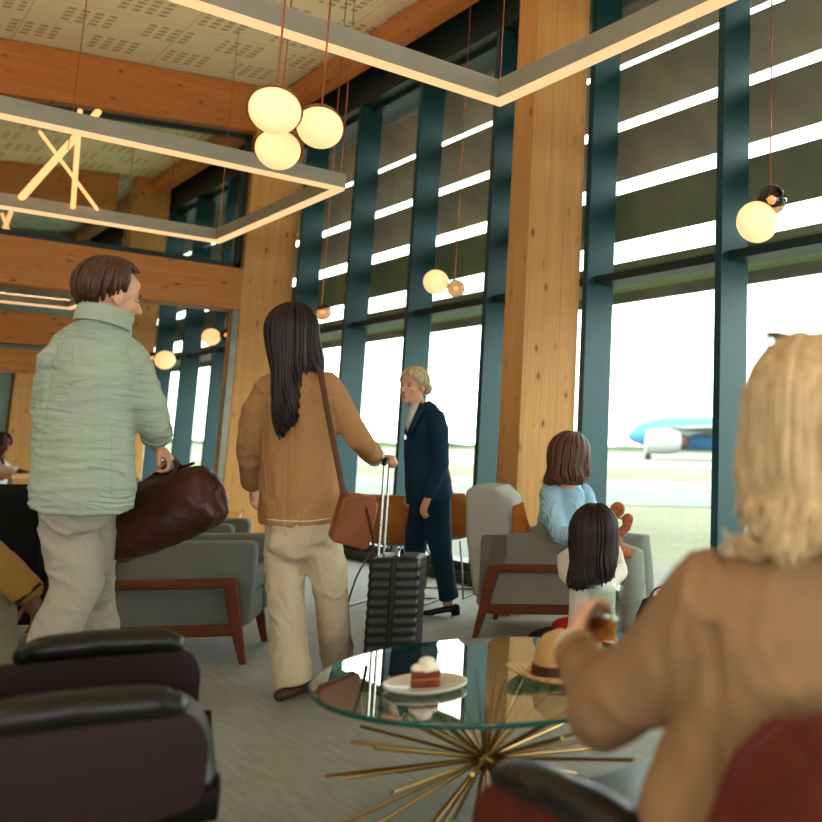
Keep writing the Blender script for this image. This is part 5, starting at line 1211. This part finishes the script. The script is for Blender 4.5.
# ------------------------------------------------------------------ 7. seated person at the left edge
def left_man():
    d = 3.95; A = lambda x, y, dd=0: at(x, y, d+dd)
    hips = A(-78, 575); hips.z = .50; base = V((hips.x, hips.y, .42))
    t = thing('person', 'person in mustard jacket seated at the left edge, hand hanging over the knee', 'person', base)
    tf = RT; H = Head(A(-70, 408), RT, UP); neck = A(-75, 445)
    sh = [A(-85, 475, -.18), A(-85, 475, .18)]; el = [A(-35, 538, -.16), A(-45, 540, .2)]; wr = [A(30, 594, -.10), A(10, 570, .15)]
    kA, kB = A(-8, 588, -.12), A(-15, 580, .15); aA, aB = A(2, 665, -.10), A(-15, 660, .2)
    kA.z, kB.z = .50, .53; aA.z = aB.z = .11
    body('body', t, H, neck, ([hips, A(-80, 530), A(-80, 480), A(-78, 455)], [(.13, .10), (.14, .10), (.18, .11), (.07, .07)]), tf,
         [([sh[0], el[0], wr[0]], [.055, .045, .03]), ([sh[1], el[1], wr[1]], [.055, .045, .03]), ([hips-FW*.09, kA, aA], [.09, .06, .04]), ([hips+FW*.09, kB, aB], [.09, .06, .04])],
         [((wr[0], RT*.45-UP*.85, -RT*.3-FW*.8), dict(thumb=1, k=1.1, curl=(20, 30, 20))), ((wr[1], RT*.5-UP*.8, -FW), dict(thumb=1, k=1.1))], M_sk3, .008)
    M_mu = fabric('mustard_jacket', '9a7434', '7c5c26', 280); M_kh = fabric('khaki_trousers', '8a7c62', '746850', 280)
    garment('jacket', t, [('tube', [A(-78, 585), A(-80, 540), A(-80, 500), A(-80, 470), A(-77, 452)], [(.19, .15), (.18, .14), (.2, .14), (.18, .12), (.08, .08)], 24, tf), ('tube', [sh[0], el[0], lerp(el[0], wr[0], .92)], [.088, .085, .066], 18, (0, 0, 1), True), ('tube', [sh[1], el[1], lerp(el[1], wr[1], .9)], [.085, .075, .06], 18, (0, 0, 1), True)], M_mu, .012, 5, folds(.006, 6, 6))
    dr = wr[0]-el[0]; mb = MB(); ring(mb, lerp(el[0], wr[0], .97), dr, UP, .060, .058, .03); part('cuff', mb, M_black, t, label='black cuff')
    garment('trousers', t, [('tube', [hips-FW*.09, lerp(hips-FW*.09, kA, .5), kA, lerp(kA, aA, .6), aA], [.12, .105, .085, .072, .075], 16, (0, 0, 1), True), ('tube', [hips+FW*.09, lerp(hips+FW*.09, kB, .5), kB, lerp(kB, aB, .6), aB], [.12, .105, .085, .072, .075], 16, (0, 0, 1), True)], M_kh, .012, 5, folds(.006, 6, 6))
    for an in (aA, aB):
        mb = MB(); f0 = V((an.x, an.y, 0)); mb.tube([f0-RT*.08+UP*.06, f0+UP*.065, f0+RT*.08+UP*.045, f0+RT*.17+UP*.03], [(.038, .055), (.042, .06), (.048, .044), (.036, .026)], 14, round_end=True); part('shoe', mb, plain('brown_shoe_leather', '3f261a', .45), t)
    hairdo(t, H, hairmat('hair_dark', '120b09', '38221a'), 120, lambda f: 110 if abs(f) < 1.2 else 70, lambda f: 0, 2.9, 3, (.083, .103, .098), (0, -.012, .031), rad=.007, wave=0, seed=3)
    b = thing('black_stool', 'black upholstered stool under the person in the mustard jacket', 'stool', (hips.x, hips.y, 0))
    part('seat', MB().lathe([(.20, .30), (.23, .31), (.24, .35), (.23, .385), (.19, .395), (.01, .395)], (0, 0, 0), 32), M_leather, b, local=True, ang=60); part('leg', MB().lathe([(.16, 0), (.16, .015), (.03, .03), (.03, .3)], (0, 0, 0), 24), M_metal, b, local=True)
left_man()
rz = math.atan2(RT.y, RT.x)+R(105); q = at(-12, 600, 4.95)
M_bk = fabric('black_upholstery', '171918', '0e100f', 300)
armchair('black upholstered armchair behind the walking person in green, at the left edge', (q.x, q.y, 0), rz, M_bk, M_bk, .72, .74)
# ------------------------------------------------------------------ 8. far person at a table
def far_person():
    d = 10.6; A = lambda x, y, dd=0: at(x, y, d+dd)
    base = A(0, 500); base.z = 0
    t = thing('person', 'distant dark-haired person in white shirt with black strap, behind a table at the left edge', 'person', base)
    H = Head(A(2, 444), (RT*.9-FW*.3-UP*.25), UP); neck = A(-2, 456)
    body('body', t, H, neck, ([A(-5, 520), A(-5, 490), A(-5, 465), A(-3, 458)], [(.12, .1), (.12, .1), (.16, .11), (.06, .06)]), RT, [([A(-2, 466, -.2), A(4, 472, -.25), A(20, 471, -.3)], [.045, .04, .03]), ([A(-6, 520), A(0, 545), A(0, 575)], [.08, .06, .04])],
         [((A(19, 471, -.3), RT, -UP), dict(thumb=1))], M_sk3, .012)
    garment('shirt', t, [('tube', [A(-5, 505), A(-5, 485), A(-5, 468), A(-3, 459)], [(.18, .15), (.17, .14), (.19, .13), (.07, .07)], 20, RT), ('tube', [A(-2, 465, -.16), A(5, 471, -.24), A(15, 471, -.3)], [.07, .065, .05], 14, (0, 0, 1), True)], fabric('white_blouse', 'e6dfd6', 'd0c8be', 300), .014, 3)
    mb = MB(); mb.tube([A(2, 459, -.16), A(5, 466, -.22), A(2, 480, -.22)], [(.035, .012)]*3, 8, up=RT); part('strap', mb, M_black, t)
    garment('trousers', t, [('tube', [A(-6, 500), A(-6, 525), A(-6, 560), V((base.x, base.y, .08))], [(.16, .13), (.17, .14), (.12, .12), (.09, .09)], 16, RT)], M_bk, .014, 3)
    hairdo(t, H, hairmat('hair_dark', '120b09', '38221a'), 60, lambda f: 105, lambda f: 0, 2.6, 5, rad=.009, wave=0, seed=8)
    c = A(-6, 473, -.45); z = c.z; b = thing('side_table', 'distant wooden high table in front of the far person at the left edge', 'table', (c.x, c.y, 0))
    mb = MB(); mb.obox(V((c.x, c.y, z-.025)), RT*.42, FW*.3, UP*.025); part('table_top', mb, wood('light_table_wood', 'c7935a', 'b57f46', 'x', knots=False), b, bevel=.004)
    for sx in (-1, 1):
        for sy in (-1, 1):
            p = V((c.x, c.y, 0))+RT*.38*sx+FW*.26*sy; mb = MB(); mb.box((p.x-.02, p.y-.02, 0), (p.x+.02, p.y+.02, z-.05)); part('leg', mb, M_metal, b)
far_person()
